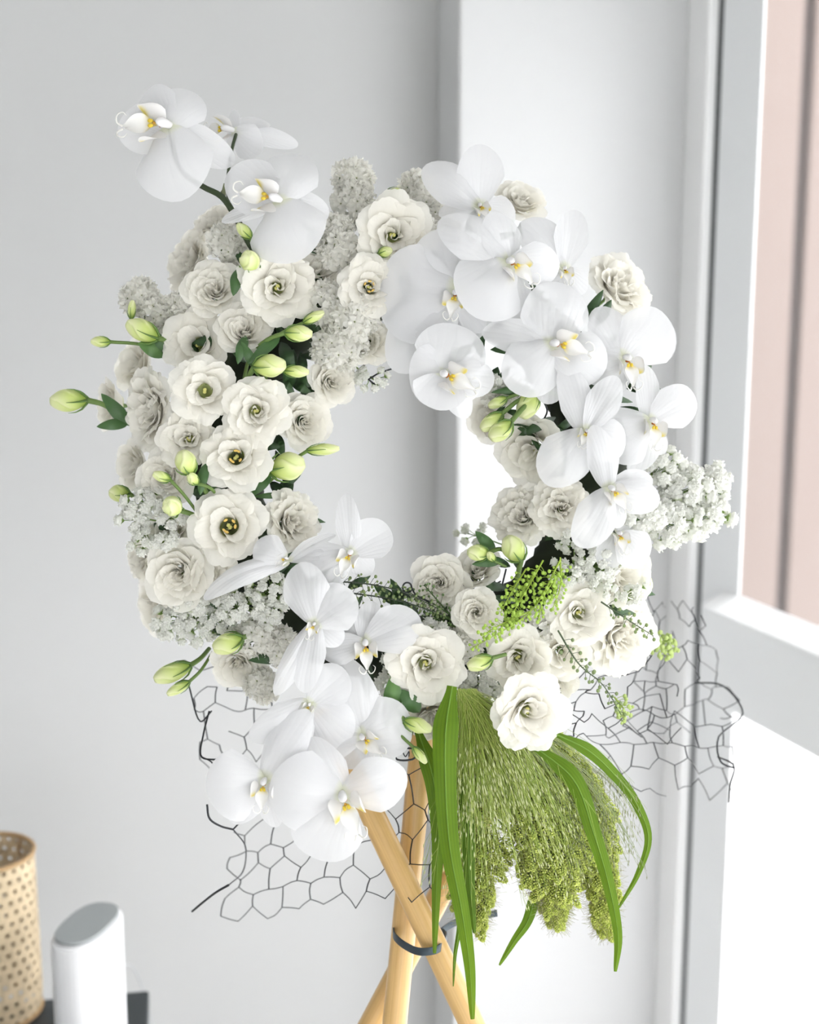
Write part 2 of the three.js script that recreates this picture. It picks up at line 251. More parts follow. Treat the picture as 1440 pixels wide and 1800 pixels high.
// x, y, radius in the photograph, turn of the face, kind, spin, centimetres towards the viewer, label
const FLOWERS = [
  [335, 463, 56, -0.72, 0.22, 'f1', 0, -1.5, 'frilled white lisianthus seen from its side, highest on the upper left rim'],
  [376, 508, 51, 0.02, 0.30, 'r1', 0.4, 1.5, 'tight spiral white lisianthus under the frilled side-on one at upper left'],
  [488, 504, 64, 0.16, -0.08, 'd1', 1.1, 1.0, 'ruffled cream lisianthus with a deep yellowish throat below the upper left orchids'],
  [428, 578, 48, 0.06, 0.38, 'r2', 2.0, 0.0, 'rose-like white lisianthus tucked under the ruffled cream bloom'],
  [345, 603, 60, -0.16, 0.12, 'o1', 0.3, -0.5, 'open white lisianthus behind the green bud pair at the left rim'],
  [359, 686, 58, 0.06, 0.0, 'o1', 1.5, 2.2, 'open white lisianthus with a green hollow and yellow pistil, left side of the wreath'],
  [450, 722, 57, 0.08, -0.04, 'd2', 0.2, 2.2, 'white double lisianthus with folded inner petals beside the green-hollowed bloom'],
  [536, 739, 48, 0.36, 0.02, 'r1', 1.9, 1.0, 'round closed lisianthus on the inner edge above the pale bud, left of the opening'],
  [584, 668, 42, 0.42, -0.05, 'r2', 0.9, 0.2, 'small rose-like lisianthus at the inner edge under the white statice'],
  [265, 722, 66, -0.74, -0.05, 'f2', 0.6, 0.0, 'large side-on lisianthus with many upright layered petals at the left rim'],
  [238, 640, 45, -0.62, 0.25, 'c1', 0, -2.0, 'shaded white lisianthus turned away under the lone green bud at left'],
  [193, 712, 44, -0.85, 0.02, 'c1', 1.0, -2.5, 'outermost white lisianthus on the left, behind the long-stalked bud'],
  [330, 770, 48, 0.02, 0.14, 'd1', 2.6, 1.6, 'ring-petalled lisianthus with a greenish middle below the open pair, left side'],
  [414, 802, 60, 0.04, 0.12, 'o3', 0.8, 2.0, 'open white lisianthus with a dark brown yellow centre near the inner left edge'],
  [292, 838, 48, 0.0, 0.10, 'r1', 2.8, 0.8, 'spiral white lisianthus half covered by drooping green buds on the left'],
  [234, 818, 42, -0.72, 0.0, 'c1', 2.0, -2.2, 'greyish shaded lisianthus at the left rim above the baby breath'],
  [402, 924, 66, 0.04, 0.10, 'o2', 2.2, 2.6, 'widest open white lisianthus with dark olive throat and orange stamens, lower left'],
  [515, 918, 52, 0.62, 0.22, 'f1', 2.4, 0.6, 'peony-like lisianthus facing the opening beside the widest open bloom'],
  [313, 1008, 58, -0.16, -0.06, 'r2', 0.2, 1.6, 'large spiral white lisianthus at the lower left rim under baby breath'],
  [372, 1010, 44, 0.25, -0.15, 'c1', 2.6, -0.8, 'half hidden white lisianthus behind the lower left spiral bloom'],
  [298, 935, 42, -0.2, 0.45, 'c1', 0.7, -1.4, 'white lisianthus half buried under baby breath at left'],
  [250, 985, 34, -0.7, 0.0, 'f2', 1.4, -2.6, 'small grey shaded lisianthus on the outer lower left rim'],
  [270, 1068, 46, -0.78, -0.2, 'c1', 0.4, -2.2, 'shaded lisianthus showing its back at the lower left corner of the wreath'],
  [420, 1168, 46, -0.05, -0.42, 'r1', 1.2, -1.4, 'shaded lisianthus facing down at the bottom left underside'],
  [380, 394, 40, -0.25, 0.62, 'f2', 0.3, -2.6, 'ruffled lisianthus behind the stem of the top left orchids'],
  [556, 474, 44, 0.3, 0.45, 'c1', 1.7, -1.2, 'lisianthus showing smooth outer petals just below the upper left orchid'],
  [692, 411, 64, 0.14, -0.05, 'd1', 0.1, 1.2, 'big ruffled cream lisianthus at the top between the statice spikes'],
  [650, 503, 52, 0.12, 0.0, 'd3', 2.9, 1.0, 'cream lisianthus with an amber throat beside the big overlapping orchids'],
  [915, 351, 46, 0.25, 0.60, 'r2', 0.7, -2.0, 'rose-like white lisianthus rising behind the top right orchids'],
  [1090, 503, 60, 0.5, 0.42, 'f2', 2.2, -1.8, 'frilled white lisianthus on the upper right rim above an orchid'],
  [648, 600, 40, 0.0, -0.1, 'c1', 0.9, -0.5, 'lisianthus petals peeping between statice and the large left orchid of the top group'],
  [934, 792, 60, -0.45, -0.2, 'c1', 2.5, -1.0, 'greyish lisianthus behind the right orchids, on the inner edge'],
  [862, 735, 40, -0.4, -0.1, 'c1', 0.2, -1.6, 'small lisianthus hidden behind the twin green buds right of the opening'],
  [916, 908, 50, -0.3, 0.28, 'f1', 1.5, 0.2, 'loose petalled lisianthus at the inner right edge above two buds'],
  [985, 892, 48, -0.05, 0.12, 'f2', 0.1, 0.0, 'ruffled lisianthus beneath the long hanging orchid petal, right side'],
  [772, 1026, 50, -0.10, 0.02, 'r1', 3.4, 1.0, 'spiral cream lisianthus by a wire loop at the bottom of the opening'],
  [838, 1076, 41, -0.06, 0.05, 'r2', 1.3, 1.6, 'smallest spiral lisianthus beside bright green seed sprays, bottom of the ring'],
  [749, 1168, 64, 0.03, -0.06, 'd2', 2.4, 3.0, 'wide white lisianthus with a yellow green eye at the bottom centre'],
  [911, 1158, 56, -0.05, -0.12, 'd1', 0.9, 2.2, 'cream lisianthus with swirled petals left of the leaning seed stem, bottom right'],
  [932, 1252, 66, 0.26, -0.10, 'd2', 1.6, 9.5, 'lowest white lisianthus hanging over the green grass plume'],
  [1020, 1077, 56, 0.08, 0.04, 'd2', 3.5, 1.2, 'pale open lisianthus under baby breath on the lower right'],
  [990, 1147, 46, 0.1, -0.1, 'c1', 3.0, 0.4, 'lisianthus crossed by a dark seed stem on the lower right'],
  [1092, 1118, 66, 0.48, -0.18, 'f2', 0.9, -1.0, 'largest frilled lisianthus on the lower right rim against the wire'],
  [1096, 1012, 54, 0.55, 0.05, 'c1', 1.2, -1.2, 'smooth lisianthus under the baby breath plume at the right rim'],
  [838, 1000, 42, -0.2, 0.62, 'c1', 0.0, -0.6, 'goblet shaped lisianthus under two buds at the bottom of the opening'],
  [762, 1258, 46, -0.05, -0.5, 'f1', 2.0, -0.4, 'drooping lisianthus under the yellow-eyed bloom, next to the broad blade'],
  [985, 1198, 30, 0.1, -0.35, 'c1', 0.5, -0.8, 'small peach tinted lisianthus low on the right underside'],
];
const used = new Set();
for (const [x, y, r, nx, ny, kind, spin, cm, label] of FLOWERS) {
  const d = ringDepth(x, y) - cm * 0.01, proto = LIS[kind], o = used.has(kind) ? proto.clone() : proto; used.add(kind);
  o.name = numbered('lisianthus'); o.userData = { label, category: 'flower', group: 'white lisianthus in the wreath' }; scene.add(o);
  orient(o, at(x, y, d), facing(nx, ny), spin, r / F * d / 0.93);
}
// ---------------------------------------------------------------- orchids: every petal of every bloom has its own reach, breadth and bend
const WHITE = [0.84, 0.84, 0.85], YELLOW = [0.80, 0.60, 0.06], AMBER = [0.66, 0.36, 0.05];
function orchidPetal(base, tip, N, w, round, arch, cup, ph) {
  const T = V3().subVectors(tip, base), L = T.length(), D = T.clone().normalize(), n = N.clone().addScaledVector(D, -N.dot(D)).normalize(), S = V3().crossVectors(n, D), g = new MB();
  g.grid(14, 14, (s, tt) => {
    const t = tt * 2 - 1, q = t * Math.PI / 2, cc = round ? 0.46 : 0.40, m = round ? 0.10 + 0.90 * Math.pow(s, 0.62) : 0.26 + 0.74 * Math.pow(s, 0.6);
    const e = s * (cc + (1 - cc) * Math.cos(q)) + 0.010 * Math.sin(6 * t + ph) * s, y = Math.sin(q);
    const h = L * (arch * Math.sin(Math.PI * e) - 0.09 * e * e * e) + cup * w * t * t * sm(0, 0.4, s) + L * (0.022 * Math.sin(3.1 * t + ph) * s - 0.022 * Math.exp(-t * t * 40) * (1 - 0.6 * s));
    return base.clone().addScaledVector(D, e * L).addScaledVector(S, y * w * m).addScaledVector(n, h);
  }, (s) => mixc([0.84, 0.86, 0.66], WHITE, sm(0.02, 0.14, s)));
  return g.geo();
}
function lipParts() {                                                // one long unit towards -y, +z to the viewer
  const q = {}; let g = new MB();
  g.tube([V3(0, 0.04, -0.02), V3(0, 0.03, 0.12), V3(0, 0.0, 0.24), V3(0, -0.05, 0.33), V3(0, -0.09, 0.36)], (s) => [0.07, 0.09, 0.105, 0.085, 0.025][Math.round(s * 4)], 10, [0.88, 0.87, 0.87]); q.column = g.geo();
  for (const k of [-1, 1]) {
    g = new MB();
    g.grid(9, 12, (s, tt) => { const t = tt * 2 - 1, q = t * Math.PI / 2, e = s * (0.4 + 0.6 * Math.cos(q)); return V3(k * (0.10 + 0.34 * Math.sin(e * 1.7) - 0.10 * e * e), -0.20 - 0.10 * e + 0.27 * Math.sin(q) * (0.25 + 0.75 * Math.sqrt(s)), 0.06 + 0.50 * e - 0.10 * t * t); },
      (s, t) => mixc([0.88, 0.87, 0.86], [0.86, 0.72, 0.16], sm(0.42, 0.12, t) * sm(0.2, 0.55, s) * sm(1, 0.8, s)));
    q['side' + k] = g.geo();
  }
  g = new MB();
  g.grid(12, 8, (s, tt) => { const t = tt * 2 - 1, w = 0.06 + 0.15 * sm(0, 0.3, s) - 0.17 * sm(0.4, 1, s); return V3(t * w, -0.18 - 0.70 * s, 0.16 + 0.20 * Math.sin(s * 2.6) + 0.10 * t * t); }, (s) => mixc([0.84, 0.74, 0.34], [0.88, 0.87, 0.84], sm(0.08, 0.32, s))); q.lip = g.geo();
  g = new MB(); for (const k of [-1, 1]) g.ball(V3(k * 0.05, -0.24, 0.32), 0.055, YELLOW, 6, 8, [0.8, 1.1, 1]); g.ball(V3(0, -0.17, 0.29), 0.035, AMBER, 5, 7); q.callus = g.geo();
  for (const k of [-1, 1]) { g = new MB(); g.tube(curve([V3(k * 0.03, -0.9, 0.33), V3(k * 0.10, -0.99, 0.40), V3(k * 0.22, -0.92, 0.50), V3(k * 0.26, -0.78, 0.50), V3(k * 0.19, -0.72, 0.46)], 12), (s) => 0.020 * (1 - s) + 0.006, 5, [0.94, 0.93, 0.88]); q['tendril' + k] = g.geo(); }
  g = new MB(); g.ball(V3(0, -0.10, 0.17), 0.06, [0.45, 0.13, 0.02], 5, 8, [1.2, 0.7, 1]); q.spot = g.geo();
  return q;
}
const LIP = lipParts();
// x, y, cm in front of the ring, face x, face y, [lip angle in degrees, lip length in pixels], petals [round?, tip x, tip y, width, cm the tip leans to the viewer, arch, cup], label
const ORCHIDS = [
  [298, 222, 9, -0.35, 0.02, [183, 84], [[1, 313, 350, 156, 0.6, 0.14, -0.25], [1, 336, 158, 110, -0.4, 0.12, -0.2], [0, 412, 288, 64, -1.6, 0.1, -0.2], [0, 250, 160, 92, -1.2, 0.05, 0.1], [0, 205, 226, 96, -0.8, -0.05, 0.2]], 'topmost white orchid at upper left, yellow throated lip pointing left'],
  [492, 352, 10.5, -0.32, 0.0, [172, 76], [[1, 518, 458, 152, 0.6, 0.14, -0.25], [1, 525, 268, 118, -0.3, 0.12, -0.2], [0, 580, 380, 60, -1.6, 0.1, -0.2], [0, 397, 304, 100, -1.0, 0.02, 0.15], [0, 386, 386, 34, -1.4, 0.0, 0.0]], 'second white orchid from the top left, above the ruffled cream lisianthus'],
  [412, 230, 2, -0.8, 0.1, [178, 58], [[1, 458, 268, 70, 0.2, 0.1, -0.2], [1, 472, 210, 70, -1.2, 0.05, 0], [0, 526, 254, 36, -2.0, 0.1, -0.1], [0, 400, 200, 50, -1, 0, 0], [0, 398, 262, 44, -1, 0, 0]], 'blurred side-on orchid behind the two top left orchids'],
  [843, 364, 6, 0.0, 0.15, [-62, 36], [[1, 846, 252, 84, 0.4, 0.05, 0.2], [1, 745, 292, 76, 0.3, 0.14, -0.3], [0, 772, 374, 42, 0.2, 0.05, 0.1], [1, 908, 384, 60, -1, 0.1, 0], [0, 850, 420, 40, -0.6, 0.1, 0]], 'top white orchid with one petal standing upright, beside a rose-like lisianthus'],
  [802, 516, 10.5, -0.12, 0.0, [-100, 52], [[0, 768, 402, 140, 0, 0.1, -0.15], [1, 662, 520, 178, -0.6, 0.12, -0.2], [1, 688, 648, 116, -1.2, 0.1, -0.2], [1, 878, 560, 100, -1.4, 0.1, 0], [0, 842, 596, 66, -1.2, 0.05, 0]], 'large orange-lipped orchid with broad petals spread left over the statice'],
  [894, 462, 13, 0.15, 0.05, [-48, 62], [[1, 826, 548, 138, 0.8, 0.14, -0.3], [0, 866, 372, 72, 0.2, 0.04, 0.2], [0, 772, 386, 86, -0.4, 0.14, -0.25], [1, 986, 468, 78, -0.8, 0.1, 0], [0, 908, 580, 72, -1.0, 0.1, -0.2]], 'orchid with a large round left petal and fringed lip, just above the central one'],
  [991, 474, 8.5, 0.1, 0.1, [-80, 34], [[1, 922, 384, 82, 0.4, 0.12, -0.3], [1, 1012, 366, 62, 0.4, 0.05, 0.3], [0, 924, 474, 58, 0.3, 0.08, 0.0], [0, 1032, 512, 48, -0.4, 0.08, 0], [0, 985, 545, 44, -0.6, 0.05, 0]], 'orchid with two erect petals like rabbit ears near the top right'],
  [972, 605, 13.5, 0.08, 0.0, [-18, 68], [[0, 980, 494, 122, 0.2, 0.10, -0.15], [0, 849, 580, 66, -0.2, 0.10, -0.2], [1, 898, 684, 108, 0.8, 0.12, -0.3], [1, 1062, 656, 104, 0.3, 0.1, -0.1], [0, 965, 712, 70, -0.8, 0.1, -0.1]], 'central orchid of the top right group with a wide upper petal and red-dotted lip'],
  [1097, 631, 10, 0.25, 0.05, [-85, 60], [[1, 1176, 556, 114, 0.5, 0.12, -0.25], [0, 1050, 540, 82, 0, 0.1, -0.2], [1, 1014, 640, 90, -0.4, 0.1, -0.1], [0, 1150, 690, 44, -1, 0.05, 0], [0, 1080, 700, 44, -1.0, 0.05, 0]], 'orchid at the right shoulder below the frilled lisianthus, broad petal to the upper right'],
  [781, 658, 12.5, -0.05, -0.02, [-28, 68], [[0, 806, 570, 128, 0.2, 0.12, 0.0], [0, 720, 664, 112, 0.2, 0.10, 0.1], [1, 870, 672, 70, 0.3, 0.1, -0.1], [1, 764, 718, 96, 0.8, 0.12, 0.15], [0, 823, 734, 52, -0.6, 0.1, -0.2]], 'round cupped orchid hanging alone into the wreath opening'],
  [1030, 758, 14, 0.05, 0.05, [-112, 34], [[0, 994, 640, 62, 0.5, 0.08, -0.3], [1, 1086, 662, 62, 0.3, 0.06, 0.1], [1, 958, 848, 96, 0.8, 0.14, -0.3], [1, 1100, 790, 80, -0.6, 0.1, -0.1], [0, 1004, 850, 40, -1.0, 0.05, 0]], 'five-petalled open orchid on the right with splayed petals above the hanging one'],
  [1143, 740, 10, 0.3, 0.0, [-96, 54], [[1, 1223, 692, 80, 0.5, 0.12, -0.2], [0, 1136, 640, 48, 0.3, 0.06, -0.2], [1, 1058, 790, 112, 0.5, 0.10, -0.2], [0, 1118, 830, 66, -0.6, 0.1, 0], [0, 1170, 800, 40, -1.4, 0, 0]], 'rightmost orchid, one petal pointing right against the window frame'],
  [1072, 858, 15, 0.12, -0.02, [-58, 50], [[1, 1020, 962, 78, 0.9, 0.14, -0.35], [0, 1046, 748, 58, 0.5, 0.12, -0.3], [1, 1160, 884, 66, 0.4, 0.12, -0.3], [0, 1150, 842, 52, -1.2, 0.05, 0], [0, 1092, 930, 40, -1, 0.05, 0]], 'lowest orchid of the right group, long petal hanging over baby breath'],
  [1086, 938, 10, 0.15, 0.1, [-82, 40], [[0, 1062, 1000, 58, 0, 0.1, 0], [1, 1136, 990, 76, 0, 0.1, 0], [0, 1114, 914, 44, -0.6, 0.1, 0]], 'mostly hidden orchid with a single yellow lip under the lowest right orchid'],
  [618, 972, 11, -0.08, 0.12, [-112, 48], [[0, 607, 868, 46, 0.2, 0.08, -0.2], [1, 686, 926, 78, -0.6, 0.06, 0.1], [1, 549, 1006, 80, 0.5, 0.10, -0.2], [0, 504, 984, 24, 0.2, 0.1, 0], [0, 654, 1010, 48, -1.4, 0.05, 0]], 'white orchid with upright narrow sepal rising into the opening, lower left'],
  [506, 984, 12.5, -0.2, 0.35, [-140, 26], [[1, 446, 962, 68, 0.6, 0.16, -0.3], [0, 357, 1048, 44, 0.8, 0.2, -0.3], [0, 588, 936, 26, -0.6, 0.1, 0], [0, 424, 1004, 40, 0, 0.1, 0]], 'orchid seen edge-on with two spoon-like petals pointing left'],
  [553, 1096, 13.5, 0.0, 0.05, [-108, 30], [[1, 528, 990, 84, 0.8, 0.14, -0.3], [1, 620, 1042, 92, 0.8, 0.16, -0.35], [0, 604, 1130, 50, -0.8, 0.1, 0], [0, 484, 1222, 44, 0.5, 0.12, -0.3], [0, 533, 1218, 58, 0.9, 0.14, -0.35]], 'orchid with two rounded upper petals and two long hanging sepals, lower left'],
  [642, 1128, 11.5, 0.05, 0.0, [-86, 54], [[1, 738, 1086, 88, 0.4, 0.10, -0.1], [1, 566, 1150, 58, 0.4, 0.10, -0.2], [0, 654, 1056, 48, -0.3, 0.08, 0], [0, 600, 1090, 50, -0.8, 0.08, 0]], 'orchid with a broad petal reaching right to the spiralled seed sprays, bottom centre'],
  [545, 1237, 13, -0.05, 0.0, [-112, 26], [[0, 440, 1300, 64, 0.9, 0.22, -0.3], [1, 478, 1336, 84, 0.9, 0.16, -0.3], [1, 608, 1178, 84, -0.2, 0.1, -0.1], [1, 612, 1306, 96, -0.2, 0.1, -0.1]], 'orchid with curled crescent petals in the middle of the bottom left cascade'],
  [637, 1293, 12, 0.0, 0.0, [-40, 50], [[0, 604, 1160, 92, 0.2, 0.12, -0.2], [1, 722, 1262, 112, 0.1, 0.10, -0.15], [1, 546, 1290, 92, 0, 0.12, -0.2], [0, 600, 1350, 60, -0.6, 0.1, 0], [0, 690, 1350, 56, -0.6, 0.1, 0]], 'orchid with a cream lip in the right half of the bottom left cascade'],
  [467, 1371, 14.5, -0.12, 0.0, [-92, 54], [[1, 363, 1390, 128, 0.6, 0.14, -0.25], [0, 540, 1250, 76, 0.2, 0.12, -0.25], [0, 404, 1446, 60, -0.4, 0.1, -0.1], [0, 484, 1456, 48, -0.6, 0.1, 0]], 'bottom left outermost orchid touching the black wire'],
  [603, 1396, 15.5, 0.02, 0.0, [-68, 78], [[1, 474, 1388, 144, 0.8, 0.14, -0.3], [0, 536, 1300, 78, -0.4, 0.10, -0.1], [1, 714, 1362, 100, 0.3, 0.12, -0.2], [1, 548, 1512, 132, 0.2, 0.12, -0.25]], 'lowest orchid of the cascade with a creamy lip over the bamboo pole'],
];
ORCHIDS.forEach(([x, y, cm, nx, ny, [la, ll], petals, label], k) => {
  seed(400 + k);
  const d = D0 - cm * 0.01, c = at(x, y, d), N = facing(nx, ny), o = thing('orchid', label, 'flower', 'white orchids in the wreath');
  o.position.copy(c);
  petals.forEach(([round, tx, ty, w, lift, arch, cup]) => {
    const b = N.clone().multiplyScalar(round ? 0.002 : -0.003), tip = at(tx, ty, d - lift * 0.01).sub(c);
    part(o, round ? 'petal' : 'sepal', orchidPetal(b, tip, N, w / F * d / 2, round, arch, cup, rr(0, 6)), M.orchid);
  });
  const g = new THREE.Group(), s = ll / F * d; orient(g, N.clone().multiplyScalar(0.002), N, (la + 90) * Math.PI / 180, s);
  const add = (p, n, q, l) => { const m = part(p, n, LIP[q], M.lip, l); if (p === o) { m.position.copy(g.position); m.quaternion.copy(g.quaternion); m.scale.copy(g.scale); } return m; };
  const lip = add(o, 'lip', 'lip', 'white and yellow lip'); add(o, 'column', 'column');
  add(lip, 'side_lobe', 'side-1'); add(lip, 'side_lobe', 'side1'); add(lip, 'callus', 'callus', 'yellow callus'); add(lip, 'tendril', 'tendril-1'); add(lip, 'tendril', 'tendril1'); add(lip, 'throat_spot', 'spot', 'rusty orange spot');
});
{
  const o = thing('orchid_spray', 'dark green arching stem carrying the top left orchids', 'stem'), d = D0 - 0.06, P = (x, y, k = 0) => at(x, y, d + k), G = [0.035, 0.055, 0.02];
  part(o, 'stem', new MB().tube(curve([P(470, 470, 0.02), P(440, 430), P(413, 379, -0.005), P(390, 346, -0.005), P(355, 327, 0), P(318, 300, 0.0), P(300, 240, -0.01)], 24), (s) => 0.0036 - 0.0012 * s, 8, G).geo(), M.bud);
  part(o, 'pedicel', new MB().tube(curve([P(402, 362), P(400, 320, 0.01), P(408, 262, 0.02), P(415, 236, 0.035)], 12), 0.0017, 6, G).geo(), M.bud);
  part(o, 'pedicel', new MB().tube(curve([P(413, 379), P(445, 372, -0.01), P(488, 356, -0.035)], 12), 0.0018, 6, G).geo(), M.bud);
  part(o, 'bract', new MB().tube([P(390, 346), P(394, 334), P(394, 322)], (s) => 0.0034 * (1 - s) + 0.0004, 6, [0.16, 0.18, 0.09]).geo(), M.bud);
}
// ---------------------------------------------------------------- the ring that carries the flowers
const ribbon = (g, pts, w, n, cA, cB, fold = 0.25, nv = 4, ruff = 0) => {         // a leaf blade along a line, folded at its midrib
  const P = curve(pts, n), N = P.length - 1;
  let last = null;
  const fr = P.map((p, k) => { const t = V3().subVectors(P[Math.min(N, k + 1)], P[Math.max(0, k - 1)]).normalize(); let s = V3().crossVectors(t, FWD); if (s.lengthSq() < 1e-4) s = last ?? RIGHT.clone(); s.normalize(); if (last && s.dot(last) < 0) s.negate(); last = s; return [p, s, V3().crossVectors(s, t).normalize()]; });
  return g.grid(N, nv, (s, tt) => { const k = Math.round(s * N), [p, x, y] = fr[k], t = tt * 2 - 1, ww = (typeof w === 'function' ? w(s) : w) / 2; return p.clone().addScaledVector(x, t * ww).addScaledVector(y, fold * Math.abs(t) * ww + ruff * ww * Math.sin(s * 19 + t * 2)); }, (s, t) => { const j = Math.round(t * nv), k = nv > 12 && j % 3 === 0 ? 0.82 : 1; return mixc(cA, cB, clamp(s * 0.5 + 0.6 * (0.5 - Math.abs(t - 0.5)))).map((x) => x * k); });
};
const lance = (w) => (s) => w * (0.12 + 0.88 * Math.pow(Math.sin(Math.PI * Math.pow(clamp(s), 0.75)), 0.8)) * (s > 0.985 ? 0.4 : 1);
const DARKLEAF = [0.018, 0.045, 0.016], MIDLEAF = [0.05, 0.12, 0.035], FRESH = [0.12, 0.27, 0.04], LIME = [0.30, 0.42, 0.06];
{
  const o = thing('wreath_base', 'dark mossy ring with short dark leaves showing between the flowers', 'wreath');
  seed(77);
  const c = at(722, 822, D0 + 0.012), R = 325 / F * D0, g = new MB();
  const n3 = (a, b) => Math.sin(a * 23 + b * 3) * Math.sin(b * 7 + a * 11) * 0.5 + 0.5 * Math.sin(a * 57 + b * 13);
  g.grid(120, 20, (s, t) => { const a = s * 6.2832, b = t * 6.2832, r = 0.034 + 0.005 * n3(a, b); return c.clone().addScaledVector(dir(Math.cos(a), Math.sin(a), 0), R + r * Math.cos(b)).addScaledVector(FWD, -r * Math.sin(b)); }, (s, t) => mixc([0.012, 0.016, 0.010], [0.03, 0.04, 0.02], 0.5 + 0.5 * n3(s * 40, t * 9)));
  part(o, 'moss_ring', g.geo(), M.moss);
  for (let k = 0; k < 210; k++) {
    const a = rr(0, 6.283), q = rr(-1, 1) * 0.9, px = 722 + Math.cos(a) * (325 + 110 * q), py = 822 - Math.sin(a) * (325 + 110 * q), d = ringDepth(px, py) + rr(0.015, 0.035), L = rr(38, 75), b = a + rr(-1.2, 1.2) + (q < 0 ? Math.PI : 0);
    const g2 = new MB(); ribbon(g2, [at(px, py, d + 0.02), at(px + Math.cos(b) * L * 0.5, py - Math.sin(b) * L * 0.5, d - 0.008), at(px + Math.cos(b) * L, py - Math.sin(b) * L, d + 0.004)], lance(rr(0.008, 0.014)), 8, DARKLEAF, MIDLEAF);
    part(o, 'leaf', g2.geo(), M.leaf);
  }
}
